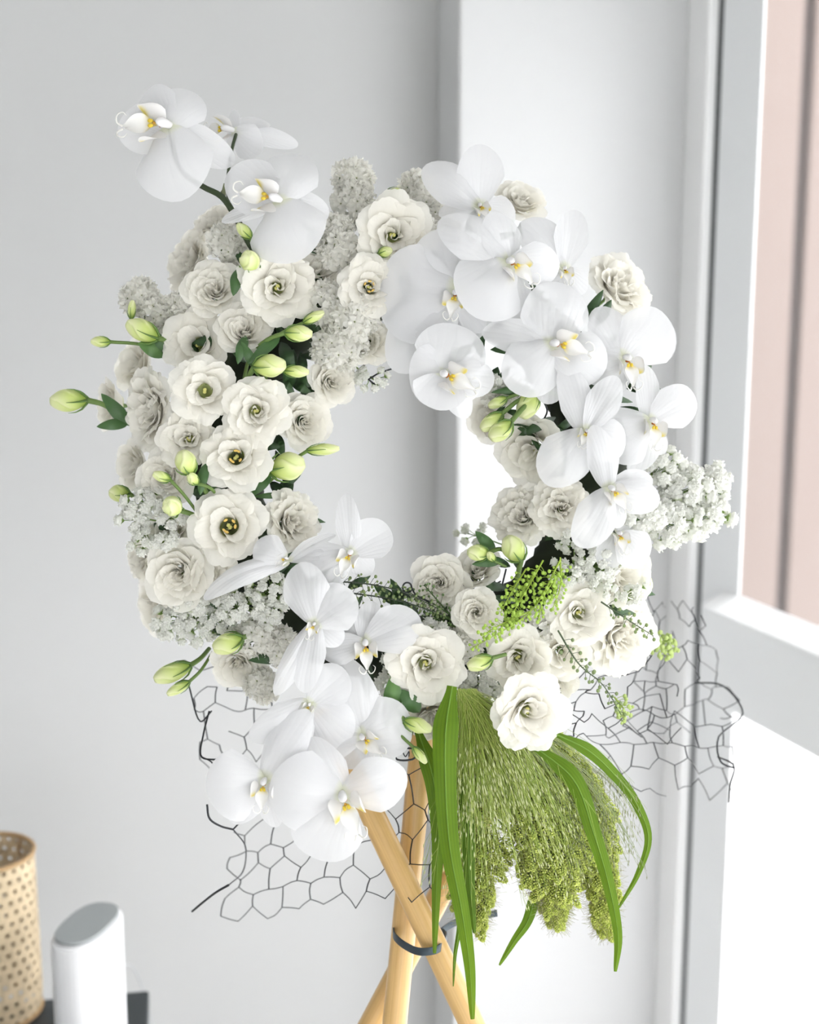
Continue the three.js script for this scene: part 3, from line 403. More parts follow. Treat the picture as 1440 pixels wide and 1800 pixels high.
// ---------------------------------------------------------------- lisianthus buds
const BUDS = [ // tip, base, width, cm, stem line, leaves [from, to, width], lift of the tip, label
  [85, 705, 152, 703, 42, 2, [[152, 703], [184, 712], [232, 748]], [[178, 692, 230, 748, 26], [170, 750, 226, 744, 20]], 0, 'long-stalked pale bud reaching furthest left of the wreath'],
  [220, 566, 277, 594, 40, 6, [[277, 594], [304, 604], [326, 642]], [[268, 578, 300, 628, 22], [243, 603, 296, 622, 32]], 0, 'plump cream bud with a fresh green leaf at upper left'],
  [158, 600, 193, 601, 20, 5, [[193, 601], [250, 606], [298, 625], [318, 655]], [], 0, 'small greenish bud on a straight stalk at the upper left edge'],
  [233, 526, 231, 560, 15, 4, [[231, 560], [232, 585]], [], 0, 'tiny upright green bud before the left statice'],
  [505, 641, 447, 645, 42, 10, [[447, 645], [438, 662], [440, 690]], [[424, 600, 452, 650, 18]], 0.4, 'largest of the light green buds left of the statice, half open at its tip'],
  [546, 654, 500, 652, 22, 9.5, [[500, 652], [470, 660], [445, 690]], [], 0, 'slim green bud directly right of the half open light green bud'],
  [552, 587, 502, 585, 30, 10, [[502, 585], [470, 597], [440, 628], [425, 690]], [[418, 640, 432, 590, 20], [436, 640, 492, 592, 20]], 0, 'pointed pale green bud at the end of a leafy stem below the ruffled cream bloom'],
  [572, 547, 534, 567, 18, 9, [[534, 567], [500, 582], [462, 610]], [], 0, 'narrow dark striped bud touching the white statice'],
  [416, 392, 441, 418, 21, 9, [[441, 418], [446, 440]], [], 0, 'small upright green bud under the second orchid'],
  [436, 446, 442, 472, 38, 9, [[442, 472], [446, 500]], [[410, 520, 424, 470, 24]], 1.6, 'round green bud facing forward below the second orchid'],
  [539, 812, 476, 827, 52, 8, [[476, 827], [462, 838], [436, 868]], [[437, 874, 476, 832, 24], [446, 873, 500, 870, 11]], 0, 'big yellowish bud with a dark leaf pointing into the opening'],
  [600, 788, 541, 792, 21, 8, [[541, 792], [520, 806], [470, 850]], [], 0, 'slender green bud pointing right into the opening'],
  [318, 793, 336, 832, 40, 12, [[336, 832], [352, 850], [372, 880]], [[352, 870, 362, 815, 20]], 0.6, 'plump pale bud standing over the half covered spiral lisianthus'],
  [330, 832, 347, 850, 21, 12, [[347, 850], [370, 858], [385, 880]], [], 0.6, 'tiny pale bud just below the plump pale one at left'],
  [267, 832, 299, 843, 20, 12, [[299, 843], [322, 868], [350, 905]], [], 0.3, 'small drooping bud on a thick curved stalk at left'],
  [293, 884, 313, 896, 37, 11, [[313, 896], [340, 905], [362, 920]], [[355, 905, 378, 850, 18], [362, 910, 390, 868, 16]], 1.6, 'open-tipped green bud facing forward above the left baby breath'],
  [190, 866, 227, 868, 32, 3, [[227, 868], [250, 880]], [], 0, 'squat pale bud at the left rim beside baby breath'],
  [268, 1196, 334, 1170, 36, 3, [[334, 1170], [352, 1158], [368, 1140]], [], 0, 'larger bud of the pair hanging at the lower left'],
  [292, 1222, 332, 1199, 20, 4, [[332, 1199], [352, 1180], [374, 1146]], [], 0, 'thin green bud of the pair hanging at the lower left'],
  [372, 1142, 425, 1122, 40, 8, [[425, 1122], [450, 1110]], [], 0.3, 'pale yellow bud nestled in baby breath at lower left'],
  [718, 340, 676, 348, 30, 2, [[676, 348], [660, 370]], [], 0, 'lime bud peeking above the big cream bloom at the top'],
  [691, 438, 666, 447, 19, 9, [[666, 447], [640, 448]], [[640, 430, 668, 444, 14]], 0, 'tiny green bud under the big cream bloom at the top'],
  [915, 737, 940, 690, 42, 8, [[940, 690], [955, 688], [980, 695]], [[880, 690, 935, 684, 20]], 0, 'large light bud hanging under the central orchid on the right'],
  [844, 757, 882, 728, 30, 9, [[882, 728], [910, 705], [945, 692]], [], 0, 'upper of the striped twin buds right of the opening'],
  [860, 774, 898, 742, 36, 9.5, [[898, 742], [922, 715], [950, 694]], [], 0, 'lower of the striped twin buds right of the opening'],
  [857, 716, 890, 700, 20, 8.5, [[890, 700], [920, 690], [950, 690]], [[864, 690, 930, 682, 14]], 0, 'small dark green bud above the striped twins'],
  [820, 971, 858, 972, 31, 9, [[858, 972], [880, 965], [900, 985]], [[836, 934, 870, 970, 22], [830, 992, 884, 984, 18]], 0.4, 'cut-looking pale bud with dark leaves at the bottom right of the opening'],
  [888, 942, 916, 984, 42, 9, [[916, 984], [912, 1005], [905, 1040]], [], 0.4, 'round pale bud standing below the loose petalled lisianthus'],
  [857, 970, 869, 986, 15, 9.5, [[869, 986], [890, 996]], [], 0.2, 'tiny green bud between the two pale buds at the bottom of the opening'],
  [820, 1174, 864, 1157, 30, 12.5, [[864, 1157], [890, 1150]], [], 0, 'pale oval bud right of the yellow-eyed bloom'],
  [1146, 1036, 1120, 1014, 30, 4, [[1120, 1014], [1105, 1000]], [], 0, 'yellow green bud at the right rim under the baby breath plume'],
  [762, 1284, 711, 1267, 28, 12, [[711, 1267], [700, 1245], [698, 1205]], [[690, 1188, 692, 1250, 34], [704, 1212, 738, 1252, 30]], 0, 'cream bud with dark leaves hanging under the yellow-eyed bloom'],
  [751, 1343, 727, 1314, 17, 12.5, [[727, 1314], [700, 1285], [692, 1230]], [], 0, 'slim pale bud hanging over the bamboo pole'],
];
function budGeo(len, wid) {
  const g = new MB();
  g.grid(18, 44, (s, t) => {
    const a = t * 6.2832, prof = Math.pow(Math.sin(Math.PI * clamp(0.06 + 0.90 * Math.pow(s, 0.9))), 0.72), q = (a + s * 2.2) * 4 / 6.2832, saw = q - Math.floor(q), fold = 0.94 + 0.15 * saw * sm(0.05, 0.6, s);
    const R = wid / 2 * prof * fold * (1 - 0.55 * sm(0.93, 0.98, s) - 0.42 * sm(0.975, 1, s));
    return V3(Math.cos(a) * R, s * len - 0.10 * len * sm(0.95, 1, s), Math.sin(a) * R);
  }, (s, t) => { const q = (t * 6.2832 + s * 2.2) * 4 / 6.2832, saw = q - Math.floor(q); return mixc(mixc([0.28, 0.40, 0.06], [0.56, 0.66, 0.20], sm(0, 0.35, s)), [0.80, 0.82, 0.50], sm(0.3, 0.9, s) * 0.55 + 0.45 * saw * saw * sm(0.1, 0.5, s)); });
  return g.geo();
}
const STEM = [0.13, 0.21, 0.05];
for (const [tx, ty, bx, by, w, cm, stem, leaves, lift, label] of BUDS) {
  seed(Math.round(tx * 7 + ty));
  const d = D0 - cm * 0.01, k = d / F, base = at(bx, by, d), tip = at(tx, ty, d - lift * 0.012), L = Math.max(tip.distanceTo(base), w * k * 1.15), o = thing('lisianthus_bud', label, 'flower bud', 'lisianthus buds');
  o.position.copy(base); const y = V3().subVectors(tip, base).normalize(), q = new THREE.Quaternion().setFromUnitVectors(V3(0, 1, 0), y);
  part(o, 'bud', budGeo(L, w * k * 0.93), M.bud).quaternion.copy(q);
  for (let s = 0; s < 5; s++) {
    const a = s * 1.2566 + 0.4, r = w * k / 2, e = (f, rad) => V3(Math.cos(a) * rad, L * f, Math.sin(a) * rad), g = new MB();
    g.tube([e(-0.03, r * 0.22), e(0.12, r * 0.78), e(0.28, r * 1.02), e(0.46 + rr(-0.08, 0.12), r * 1.08)], (u) => r * 0.11 * (1 - u) + 0.0002, 5, (u) => mixc([0.10, 0.19, 0.04], [0.15, 0.26, 0.06], u));
    part(o, 'sepal', g.geo(), M.bud, 'thin green sepal').quaternion.copy(q);
  }
  const pts = stem.map(([x, yy], n) => at(x, yy, d + n * n * 0.006).sub(base));
  part(o, 'stem', new MB().tube(curve(pts, 12), (s) => w * k * 0.07 * (1 + 0.4 * (1 - s)) + 0.0007, 7, STEM).geo(), M.bud);
  for (const [x0, y0, x1, y1, lw] of leaves) {
    const g = new MB(), A = at(x0, y0, d + 0.004).sub(base), B = at(x1, y1, d + 0.012).sub(base), m = A.clone().lerp(B, 0.5).addScaledVector(FWD, -0.006);
    ribbon(g, [B, m, A], lance(lw * k), 10, MIDLEAF, lw > 30 ? [0.14, 0.30, 0.06] : [0.06, 0.15, 0.035]); part(o, 'leaf', g.geo(), M.leaf);
  }
}
// ---------------------------------------------------------------- statice: crumpled papery florets crowded on spikes
function staticeGeo(s0) {
  seed(s0); const g = new MB(), tone = rr(0.94, 1.0), W = [0.95 * tone, 0.94 * tone, 0.89 * tone];
  for (let k = 0; k < 2; k++) {                                      // two crumpled collars, one inside the other
    const ph = rr(0, 6), R = 0.58 - 0.24 * k;
    g.grid(5, 22, (s, t) => { const a = t * 6.2832, r = 0.04 + R * s * (1 + 0.20 * s * Math.sin(5 * a + ph)); return V3(r * Math.cos(a), r * Math.sin(a), 0.05 * k + (0.16 + 0.16 * k) * s - 0.10 * s * s + s * s * (0.14 * Math.sin(5 * a + 2.1 + ph) + 0.08 * Math.sin(9 * a + ph * 2))); }, (s) => mixc([0.80, 0.80, 0.64], W, sm(0.0, 0.2, s)));
  }
  g.tube([V3(0, 0, -0.45), V3(0, 0, 0.05)], (s) => 0.05 + 0.06 * s, 6, [0.20, 0.26, 0.10]);
  return g.geo();
}
function breathGeo(s0) {                                             // a baby's breath floret: a small many-petalled ball
  seed(s0); const g = new MB(), p1 = rr(0, 6), p2 = rr(0, 6);
  g.grid(12, 20, (s, t) => { const e = s * 2.35, a = t * 6.2832, ridge = Math.abs(Math.sin(3.5 * a + p1 + 4 * s)) * Math.abs(Math.sin(e * 3.1 + p2)), r = 0.50 * (0.80 + 0.36 * ridge); return V3(r * Math.sin(e) * Math.cos(a), r * Math.sin(e) * Math.sin(a), r * Math.cos(e) * 0.85); }, (s, t) => mixc([0.95, 0.95, 0.91], [0.60, 0.68, 0.42], sm(0.8, 1, s)));
  for (let k = 0; k < 6; k++) { const a = k / 6 * 6.2832 + rr(-0.2, 0.2), q = 0.5 + 0.5 * (k % 2), c = Math.cos(a), n = Math.sin(a); g.grid(2, 2, (s, tt) => { const t = (tt * 2 - 1) * 0.15 * (1 - 0.4 * s), r = 0.34 + 0.22 * s; return V3(r * c - t * n, r * n + t * c, 0.05 + 0.22 * q + 0.10 * s - 0.4 * t * t); }, [0.95, 0.95, 0.91]); }
  g.grid(3, 8, (s, t) => { const a = t * 6.2832, r = 0.10 + 0.2 * s; return V3(r * Math.cos(a), r * Math.sin(a), -0.48 + 0.22 * s); }, [0.26, 0.38, 0.12]);
  return g.geo();
}
const STATICE = [1, 2, 3, 4].map((k) => staticeGeo(900 + k)), BREATH = [1, 2, 3].map((k) => breathGeo(950 + k));
// florets over ellipsoids given in pixels: [x, y, rx, ry, turn, cm, how many]
function sprig(o, blobs, root, size, geos, mat, stemR, stemCol, branchy, zr = 0.8) {
  const g = new MB(), R = at(root[0], root[1], D0 - root[2] * 0.01); let n = 0;
  for (const [x, y, rx, ry, turn, cm, count] of blobs) {
    const d = D0 - cm * 0.01, c = at(x, y, d), k = d / F, cs = Math.cos(turn), sn = Math.sin(turn);
    const hub = c.clone().lerp(R, 0.25).addScaledVector(FWD, 0.01);
    g.tube(curve([R, R.clone().lerp(c, 0.5).addScaledVector(FWD, 0.006), hub], 8), stemR, 5, stemCol);
    for (let q = 0; q < count; q++) {
      const z = 1 - (q + 0.5) / count * (branchy ? 1.45 : 1.25), f = q * 2.39996 + rr(-0.3, 0.3), h = Math.sqrt(Math.max(0, 1 - z * z)), jr = branchy ? rr(0.55, 1.14) : rr(0.88, 1.06);
      const ex = h * Math.cos(f) * rx * jr, ey = h * Math.sin(f) * ry * jr, px = ex * cs - ey * sn, py = ex * sn + ey * cs, pz = z * Math.min(rx, ry) * zr * jr;
      const nrm = dir(px / rx + rr(-0.35, 0.35), py / ry + rr(-0.35, 0.35), z + 0.15 + rr(-0.2, 0.3)).normalize(), pos = c.clone().addScaledVector(RIGHT, px * k).addScaledVector(UP, py * k).addScaledVector(FWD, -pz * k);
      const m = part(o, 'floret', geos[Math.floor(rnd() * geos.length)], mat); orient(m, pos, nrm, rr(0, 6.28), size * k * rr(0.82, 1.16)); n++;
      if (branchy) g.tube(curve([hub, hub.clone().lerp(pos, 0.6).addScaledVector(nrm, -0.004), pos.clone().addScaledVector(nrm, -size * k * 0.25)], 5), stemR * 0.55, 4, stemCol, false);
      else if (q % 3 === 0) g.tube([hub, pos], stemR * 0.8, 4, stemCol, false);
    }
  }
  part(o, 'stem', g.geo(), M.bud);
}
const SPIKES = [
  [[[622, 318, 28, 34, 0.1, 2, 26], [622, 360, 32, 34, 0, 2.5, 24]], [640, 440, 3], 'tall white statice spike standing up at the top of the wreath'],
  [[[590, 408, 26, 24, 0.3, 6, 18], [598, 442, 34, 30, 0.2, 7, 26]], [620, 490, 5], 'white statice between the second orchid and the big cream bloom'],
  [[[575, 535, 36, 34, 0, 7, 22], [622, 552, 40, 42, 0.2, 8, 32], [598, 610, 46, 34, 0.2, 7, 28]], [610, 600, 4], 'widest white statice mass left of the large overlapping orchid'],
  [[[732, 330, 22, 24, 0, 2, 14], [742, 362, 26, 22, 0.3, 3, 16], [772, 388, 32, 22, -0.5, 3.5, 18], [748, 410, 16, 24, 0, 5, 9]], [740, 430, 4], 'statice under the upright-petalled top orchid'],
  [[[246, 522, 28, 26, 0.2, 2, 18], [280, 552, 36, 26, -0.5, 2.5, 24]], [320, 590, 2], 'statice jutting out at the left behind the tiny upright bud'],
  [[[402, 430, 28, 32, 0, 4, 20]], [420, 470, 3], 'small statice tuft beside the small green bud at upper left'],
  [[[322, 540, 22, 24, 0, 4, 14]], [330, 560, 3], 'small statice tuft under the tight spiral lisianthus'],
  [[[456, 1118, 34, 30, 0, 6.5, 24], [488, 1135, 30, 30, 0, 6, 18]], [470, 1140, 3], 'shaded statice left of the two-lobed orchid at lower left'],
  [[[462, 1204, 26, 24, 0, 4, 16]], [470, 1180, 3], 'lowest statice tuft at the bottom left underside'],
  [[[812, 1130, 34, 30, 0.2, 7.5, 20], [842, 1108, 24, 22, 0, 7, 12]], [850, 1140, 5], 'statice around the pale oval bud at the bottom'],
  [[[878, 690, 30, 18, 0.1, 6, 15]], [910, 700, 5], 'little statice showing behind the buds right of the opening'],
  [[[952, 1098, 28, 26, 0, 8, 12]], [970, 1110, 6], 'statice tuft behind the bright green seed sprays'],
];
SPIKES.forEach(([blobs, root, label], k) => { seed(1200 + k); sprig(thing('statice', label, 'flower', 'white statice'), blobs, root, 26, STATICE, M.floret, 0.0014, [0.09, 0.15, 0.04], false); });
const CLOUDS = [
  [[[1168, 822, 36, 30, 0, 7, 18], [1205, 856, 44, 40, 0, 6.5, 26], [1252, 850, 34, 30, 0.3, 5.5, 20], [1240, 905, 44, 34, 0.2, 6, 22], [1182, 918, 42, 44, 0, 7.5, 28], [1132, 905, 36, 32, 0, 9, 20]], [1080, 910, 5], 23, 'big baby breath plume sticking out at the right'],
  [[[1012, 945, 40, 26, 0, 8, 16], [1050, 990, 46, 34, 0, 9, 26], [1000, 1005, 34, 30, 0, 9, 14]], [1010, 1020, 5], 17, 'baby breath under the long hanging orchid petal'],
  [[[258, 882, 40, 22, 0.1, 8, 20], [240, 910, 30, 22, 0, 7, 12], [305, 912, 30, 12, 0.1, 9, 10]], [300, 920, 5], 18, 'baby breath on the left rim beneath the open-tipped bud'],
  [[[252, 952, 22, 26, 0, 7, 12], [292, 950, 26, 14, 0.2, 9, 9]], [300, 960, 5], 17, 'baby breath over the half buried lisianthus at left'],
  [[[312, 1092, 46, 34, 0.2, 5, 28], [365, 1095, 46, 40, 0, 5.5, 30], [420, 1065, 50, 30, -0.2, 8, 30], [345, 1065, 30, 14, 0, 7, 8]], [400, 1080, 4], 18, 'broad baby breath mass at the lower left rim'],
  [[[476, 1035, 40, 34, 0.3, 8.5, 24], [478, 1078, 24, 26, 0, 8, 14]], [470, 1060, 5], 17, 'baby breath beside the orchid with two rounded upper petals'],
  [[[838, 1205, 40, 24, 0, 8, 20], [868, 1222, 28, 24, 0, 8.5, 12], [806, 1208, 20, 22, 0, 8, 8]], [850, 1180, 5], 19, 'baby breath right above the grass plume'],
  [[[655, 668, 34, 20, 0, 5, 11]], [620, 640, 4], 15, 'thin baby breath wisp in the opening under the statice'],
  [[[758, 1108, 36, 14, 0, 9, 12], [694, 1160, 16, 18, 0, 8, 6], [680, 1200, 22, 26, 0, 7, 9]], [720, 1130, 5], 18, 'baby breath fringing the yellow-eyed bloom'],
  [[[1110, 1045, 32, 22, 0.3, 8, 12], [1060, 1030, 26, 18, 0, 9, 8]], [1080, 1060, 5], 15, 'baby breath near the yellow green bud at the right rim'],
  [[[830, 938, 34, 20, 0, -5, 9]], [890, 960, 0], 15, 'blurred baby breath behind the buds at the bottom of the opening'],
  [[[860, 672, 34, 16, 0, 7, 8]], [890, 690, 4], 13, 'tiny baby breath twigs at the tip of the cupped orchid'],
];
CLOUDS.forEach(([blobs, root, size, label], k) => { seed(1300 + k); sprig(thing('baby_breath', label, 'flower', 'baby breath sprigs'), blobs, root, size, BREATH, M.floret, 0.0008, [0.20, 0.32, 0.08], true); });
// ---------------------------------------------------------------- seed sprays (flat round pods on hair-thin stalks)
const SPRAYS = [
  [[[[985, 985, 13], [935, 1072, 13.5], [826, 1142, 14]], [[990, 1000, 12], [958, 1045, 13.5], [946, 1092, 13.5]], [[925, 1000, 12], [900, 1040, 13], [880, 1078, 13]], [[955, 985, 12], [930, 1030, 13], [900, 1080, 13.5]], [[985, 980, 12], [985, 1030, 13], [970, 1075, 13]], [[945, 1000, 12], [915, 1050, 12.5], [895, 1105, 13.5]], [[930, 1075, 12], [880, 1098, 13.5], [846, 1118, 14]]], 5.6, 7, [0.34, 0.48, 0.05], [0.36, 0.54, 0.06], 'bright lime green seed sprays at the lower right of the opening'],
  [[[[572, 1021, 10], [650, 1027, 11], [712, 1042, 11], [770, 1070, 9]], [[600, 1040, 9.5], [697, 1055, 10.5], [785, 1082, 9]]], 5, 9, [0.035, 0.05, 0.03], [0.16, 0.22, 0.07], 'thin arching dark stems with dangling seeds along the bottom of the opening'],
  [[[[815, 1098, 7], [760, 1060, 8], [714, 1040, 8]], [[820, 1105, 7], [765, 1078, 8.5], [725, 1062, 8.5]], [[818, 1110, 7], [780, 1092, 8.5], [742, 1082, 8]], [[800, 1090, 7], [760, 1045, 8], [745, 1028, 8]], [[830, 1112, 7], [790, 1100, 8.5], [768, 1102, 8.5]]], 4.5, 11, [0.06, 0.11, 0.03], [0.11, 0.20, 0.05], 'deep green feathery seed stems under the smallest spiral lisianthus'],
  [[[[981, 1108, 14], [1016, 1165, 14], [1059, 1203, 12], [1092, 1256, 9]]], 6, 13, [0.05, 0.08, 0.03], [0.20, 0.27, 0.10], 'dark leaning seed stem crossing the lower right lisianthus blooms'],
  [[[[1057, 1058, 14], [1105, 1090, 13], [1149, 1118, 10]]], 5.5, 11, [0.05, 0.08, 0.03], [0.22, 0.30, 0.10], 'short dark seed stem over the largest frilled lisianthus'],
  [[[[1140, 1115, -4], [1160, 1132, -5], [1190, 1142, -6]], [[1140, 1120, -4], [1165, 1145, -5], [1172, 1152, -6]], [[1145, 1118, -4], [1170, 1128, -5], [1180, 1122, -5]]], 8, 6, [0.30, 0.40, 0.08], [0.46, 0.58, 0.18], 'blurred light green seed tuft behind the right rim'],
  [[[[1080, 1225, 6], [1094, 1242, 6], [1100, 1260, 6]], [[1082, 1228, 6], [1098, 1250, 6], [1088, 1264, 6]]], 7, 6, [0.30, 0.40, 0.08], [0.46, 0.58, 0.18], 'light green seed tip hanging among the right wires'],
];
SPRAYS.forEach(([lines, pod, gap, cs, cp, label], k) => {
  seed(1500 + k); const o = thing('seed_spray', label, 'greenery'), g = new MB(), pods = new MB();
  for (const l of lines) {
    const pts = curve(l.map(([x, y, cm]) => at(x, y, D0 - cm * 0.01)), 30); g.tube(pts, (s) => 0.0009 - 0.0005 * s, 5, cs);
    const len = pts.reduce((a, p, i) => a + (i ? p.distanceTo(pts[i - 1]) : 0), 0), n = Math.round(len / (gap * 0.00056) * 2.2);
    for (let q = 0; q < n; q++) {
      const f = 0.12 + 0.88 * q / n, p = pts[Math.min(30, Math.floor(f * 30))], t = V3().subVectors(pts[Math.min(30, Math.floor(f * 30) + 1)], pts[Math.max(0, Math.floor(f * 30) - 1)]).normalize(), a = q * 2.4 + rr(-0.4, 0.4);
      const x = V3().crossVectors(t, FWD).normalize(), y = V3().crossVectors(t, x), out = x.multiplyScalar(Math.cos(a)).addScaledVector(y, Math.sin(a)).addScaledVector(t, 0.5).normalize(), L = rr(11, 19) * 0.00056 * (1.1 - 0.5 * f), e = p.clone().addScaledVector(out, L), r = pod * 0.00028 * rr(0.8, 1.2);
      g.tube([p, p.clone().lerp(e, 0.6).addScaledVector(UP, 0.0008), e], 0.0003, 3, cs, false);
      pods.ball(e, r, cp, 4, 7, [1, 1.1, 0.45]);
    }
  }
  part(o, 'stem', g.geo(), M.bud); part(o, 'seed_pods', pods.geo(), M.leaf).userData.kind = 'stuff';
});
// ---------------------------------------------------------------- drooping seed heads, hair grass and blades
function head(label, line, widths, cm, n, s0) {
  seed(s0); const o = thing('millet_head', label, 'grass head', 'drooping green seed heads'), pts = curve(line.map(([x, y]) => at(x, y, D0 - cm * 0.01)), 40), k = D0 / F, core = new MB(), hair = new MB(), places = [], tint = [];
  core.tube(pts, (s) => 0.004 * (1 - 0.7 * s), 6, [0.16, 0.20, 0.05]);
  for (let q = 0; q < n; q++) {
    const f = Math.pow((q + 0.5) / n, 0.92), i = Math.min(39, Math.floor(f * 40)), p = pts[i], t = V3().subVectors(pts[i + 1], pts[i]).normalize(), W = widths(f) * k / 2, a = q * 2.39996 + rr(-0.3, 0.3);
    const out = RIGHT.clone().multiplyScalar(Math.cos(a)).addScaledVector(FWD, -Math.sin(a) * 0.8), L = rr(0.020, 0.033) * (0.55 + 0.45 * widths(f) / 110), d = out.clone().multiplyScalar(0.75).addScaledVector(t, 0.85).normalize(), b = p.clone().addScaledVector(out, W * 0.22).addScaledVector(t, rr(-0.004, 0.006)), e = b.clone().addScaledVector(out, W * rr(0.45, 0.78)).addScaledVector(t, L * rr(0.7, 1.0));
    const ax = e.clone().sub(b), al = ax.length(), an = ax.clone().normalize(), x = V3().crossVectors(an, RIGHT).normalize(), y = V3().crossVectors(an, x), m = 150, light = rr(0.75, 1.15);
    core.tube([b, e], 0.0012, 4, [0.14, 0.18, 0.05]);
    for (let c = 0; c < m; c++) {
      const u = (c + 0.5) / m, ph = c * 2.39996, R = 0.0068 * Math.pow(Math.sin(Math.PI * clamp(0.16 + 0.82 * u)), 0.75) * (0.7 + 0.3 * widths(f) / 110), dirn = x.clone().multiplyScalar(Math.cos(ph)).addScaledVector(y, Math.sin(ph)), P = b.clone().addScaledVector(an, al * u).addScaledVector(dirn, R * rr(0.75, 1.18));
      places.push(new THREE.Matrix4().compose(P, new THREE.Quaternion().setFromUnitVectors(V3(0, 1, 0), dirn.clone().addScaledVector(an, 0.5).normalize()), V3(1, 1.45, 1).multiplyScalar(rr(0.0007, 0.00105))));
      tint.push(mixc([0.32, 0.40, 0.05], [0.74, 0.80, 0.22], clamp(rnd() * light)));
      if (c % 4 === 0) { const q2 = P.clone().addScaledVector(dirn, rr(0.004, 0.010)).addScaledVector(an, rr(0.0, 0.008)).addScaledVector(RIGHT, rr(-0.003, 0.003)); hair.tube([P, q2], 0.00012, 3, mixc([0.46, 0.50, 0.20], [0.40, 0.33, 0.24], rnd()), false); }
    }
  }
  part(o, 'stalk', core.geo(), M.leaf);
  const gm = new THREE.InstancedMesh(new THREE.IcosahedronGeometry(1, 0), new THREE.MeshStandardMaterial({ color: 0xffffff, roughness: 0.8 }), places.length); gm.name = 'grains'; gm.userData.kind = 'stuff'; shade(gm);
  places.forEach((m, i) => { gm.setMatrixAt(i, m); gm.setColorAt(i, new THREE.Color().setRGB(...tint[i])); }); o.add(gm);
  part(o, 'bristles', hair.geo(), M.leaf).userData.kind = 'stuff';
}
head('left drooping green seed head, behind the broad blade', [[822, 1270], [838, 1360], [842, 1480], [834, 1555], [832, 1620]], (f) => 108 * Math.sin(Math.PI * (0.25 + 0.68 * f)) + 20, 2, 95, 1601);
head('middle and fullest drooping green seed head', [[880, 1270], [920, 1370], [958, 1460], [968, 1535], [977, 1606]], (f) => 172 * Math.pow(Math.sin(Math.PI * (0.27 + 0.70 * f)), 1.15) + 8, 5, 170, 1602);
head('right drooping green seed head between two bent blades', [[950, 1280], [1010, 1370], [1042, 1460], [1056, 1550], [1064, 1632]], (f) => 100 * Math.sin(Math.PI * (0.25 + 0.71 * f)) + 12, 2, 115, 1603);
{
  seed(1650); const o = thing('hair_grass', 'airy fan of hair-thin green grass stems sweeping to the lower right', 'grass'), g = new MB(), tips = new MB();
  for (let q = 0; q < 520; q++) {
    const u = Math.pow(rnd(), 1.25), x0 = 815 + rr(-12, 24), y0 = 1214 + rr(-4, 14), core = rnd() < 0.62, ang = core ? lerp(-0.10, 0.95, rnd()) : lerp(-0.25, 1.25, rnd()), len = rr(120, core ? 250 : 400) * (1 - 0.12 * Math.abs(ang - 0.4)), z = rr(6, 13);
    const P = (f) => { const drop = 1 - 0.32 * f * f * Math.sin(Math.max(0, ang)), xx = x0 + Math.sin(ang) * len * f * drop, yy = y0 + Math.cos(ang * (1 - 0.35 * f * f)) * len * f; return at(xx, yy, D0 - 0.01 * lerp(11, z, f)); };
    const pts = [0, 0.2, 0.4, 0.6, 0.8, 1].map(P), c = mixc([0.22, 0.36, 0.02], [0.56, 0.62, 0.17], rnd() * 0.8 + 0.1);
    g.tube(pts, (s) => 0.00042 - 0.00024 * s, 3, c, false);
    for (let b = 0; b < 3; b++) {
      const f = rr(0.55, 1), p = P(f), t = P(Math.min(1, f + 0.06)).sub(P(f - 0.04)).normalize(), e = p.clone().addScaledVector(t, rr(0.008, 0.02)).addScaledVector(RIGHT, rr(-0.006, 0.006));
      g.tube([p, e], 0.0002, 3, c, false); tips.tube([e, e.clone().addScaledVector(t, 0.0024), e.clone().addScaledVector(t, 0.005)], (s) => 0.0001 + 0.0007 * Math.sin(Math.PI * s), 4, [0.64, 0.68, 0.34], false);
    }
  }
  for (let q = 0; q < 90; q++) {                                     // the longest stems bow out to the right
    const ex = rr(1000, 1138), ey = rr(1370, 1575) - (ex - 1000) * 0.3, z = rr(5, 9), pts = curve([at(826 + rr(-6, 10), 1222, D0 - 0.11), at(lerp(826, ex, 0.5), lerp(1222, ey, 0.34) + rr(-8, 8), D0 - 0.01 * (z + 2)), at(lerp(826, ex, 0.85), lerp(1222, ey, 0.72), D0 - 0.01 * z), at(ex, ey, D0 - 0.01 * z)], 12), c = mixc([0.16, 0.24, 0.04], [0.36, 0.40, 0.16], rnd());
    g.tube(pts, (s) => 0.00030 - 0.00014 * s, 3, c, false);
    for (let b = 0; b < 4; b++) { const i = Math.floor(rr(7, 12)), p = pts[i], e = p.clone().addScaledVector(UP, -rr(0.006, 0.016)).addScaledVector(RIGHT, rr(-0.004, 0.010)); g.tube([p, e], 0.00014, 3, c, false); tips.tube([e, e.clone().addScaledVector(UP, -0.0022), e.clone().addScaledVector(UP, -0.0045)], (s) => 0.0001 + 0.00055 * Math.sin(Math.PI * s), 4, [0.30, 0.32, 0.16], false); }
  }
  part(o, 'stems', g.geo(), M.leaf).userData.kind = 'stuff'; part(o, 'seed_tips', tips.geo(), M.leaf).userData.kind = 'stuff';
}
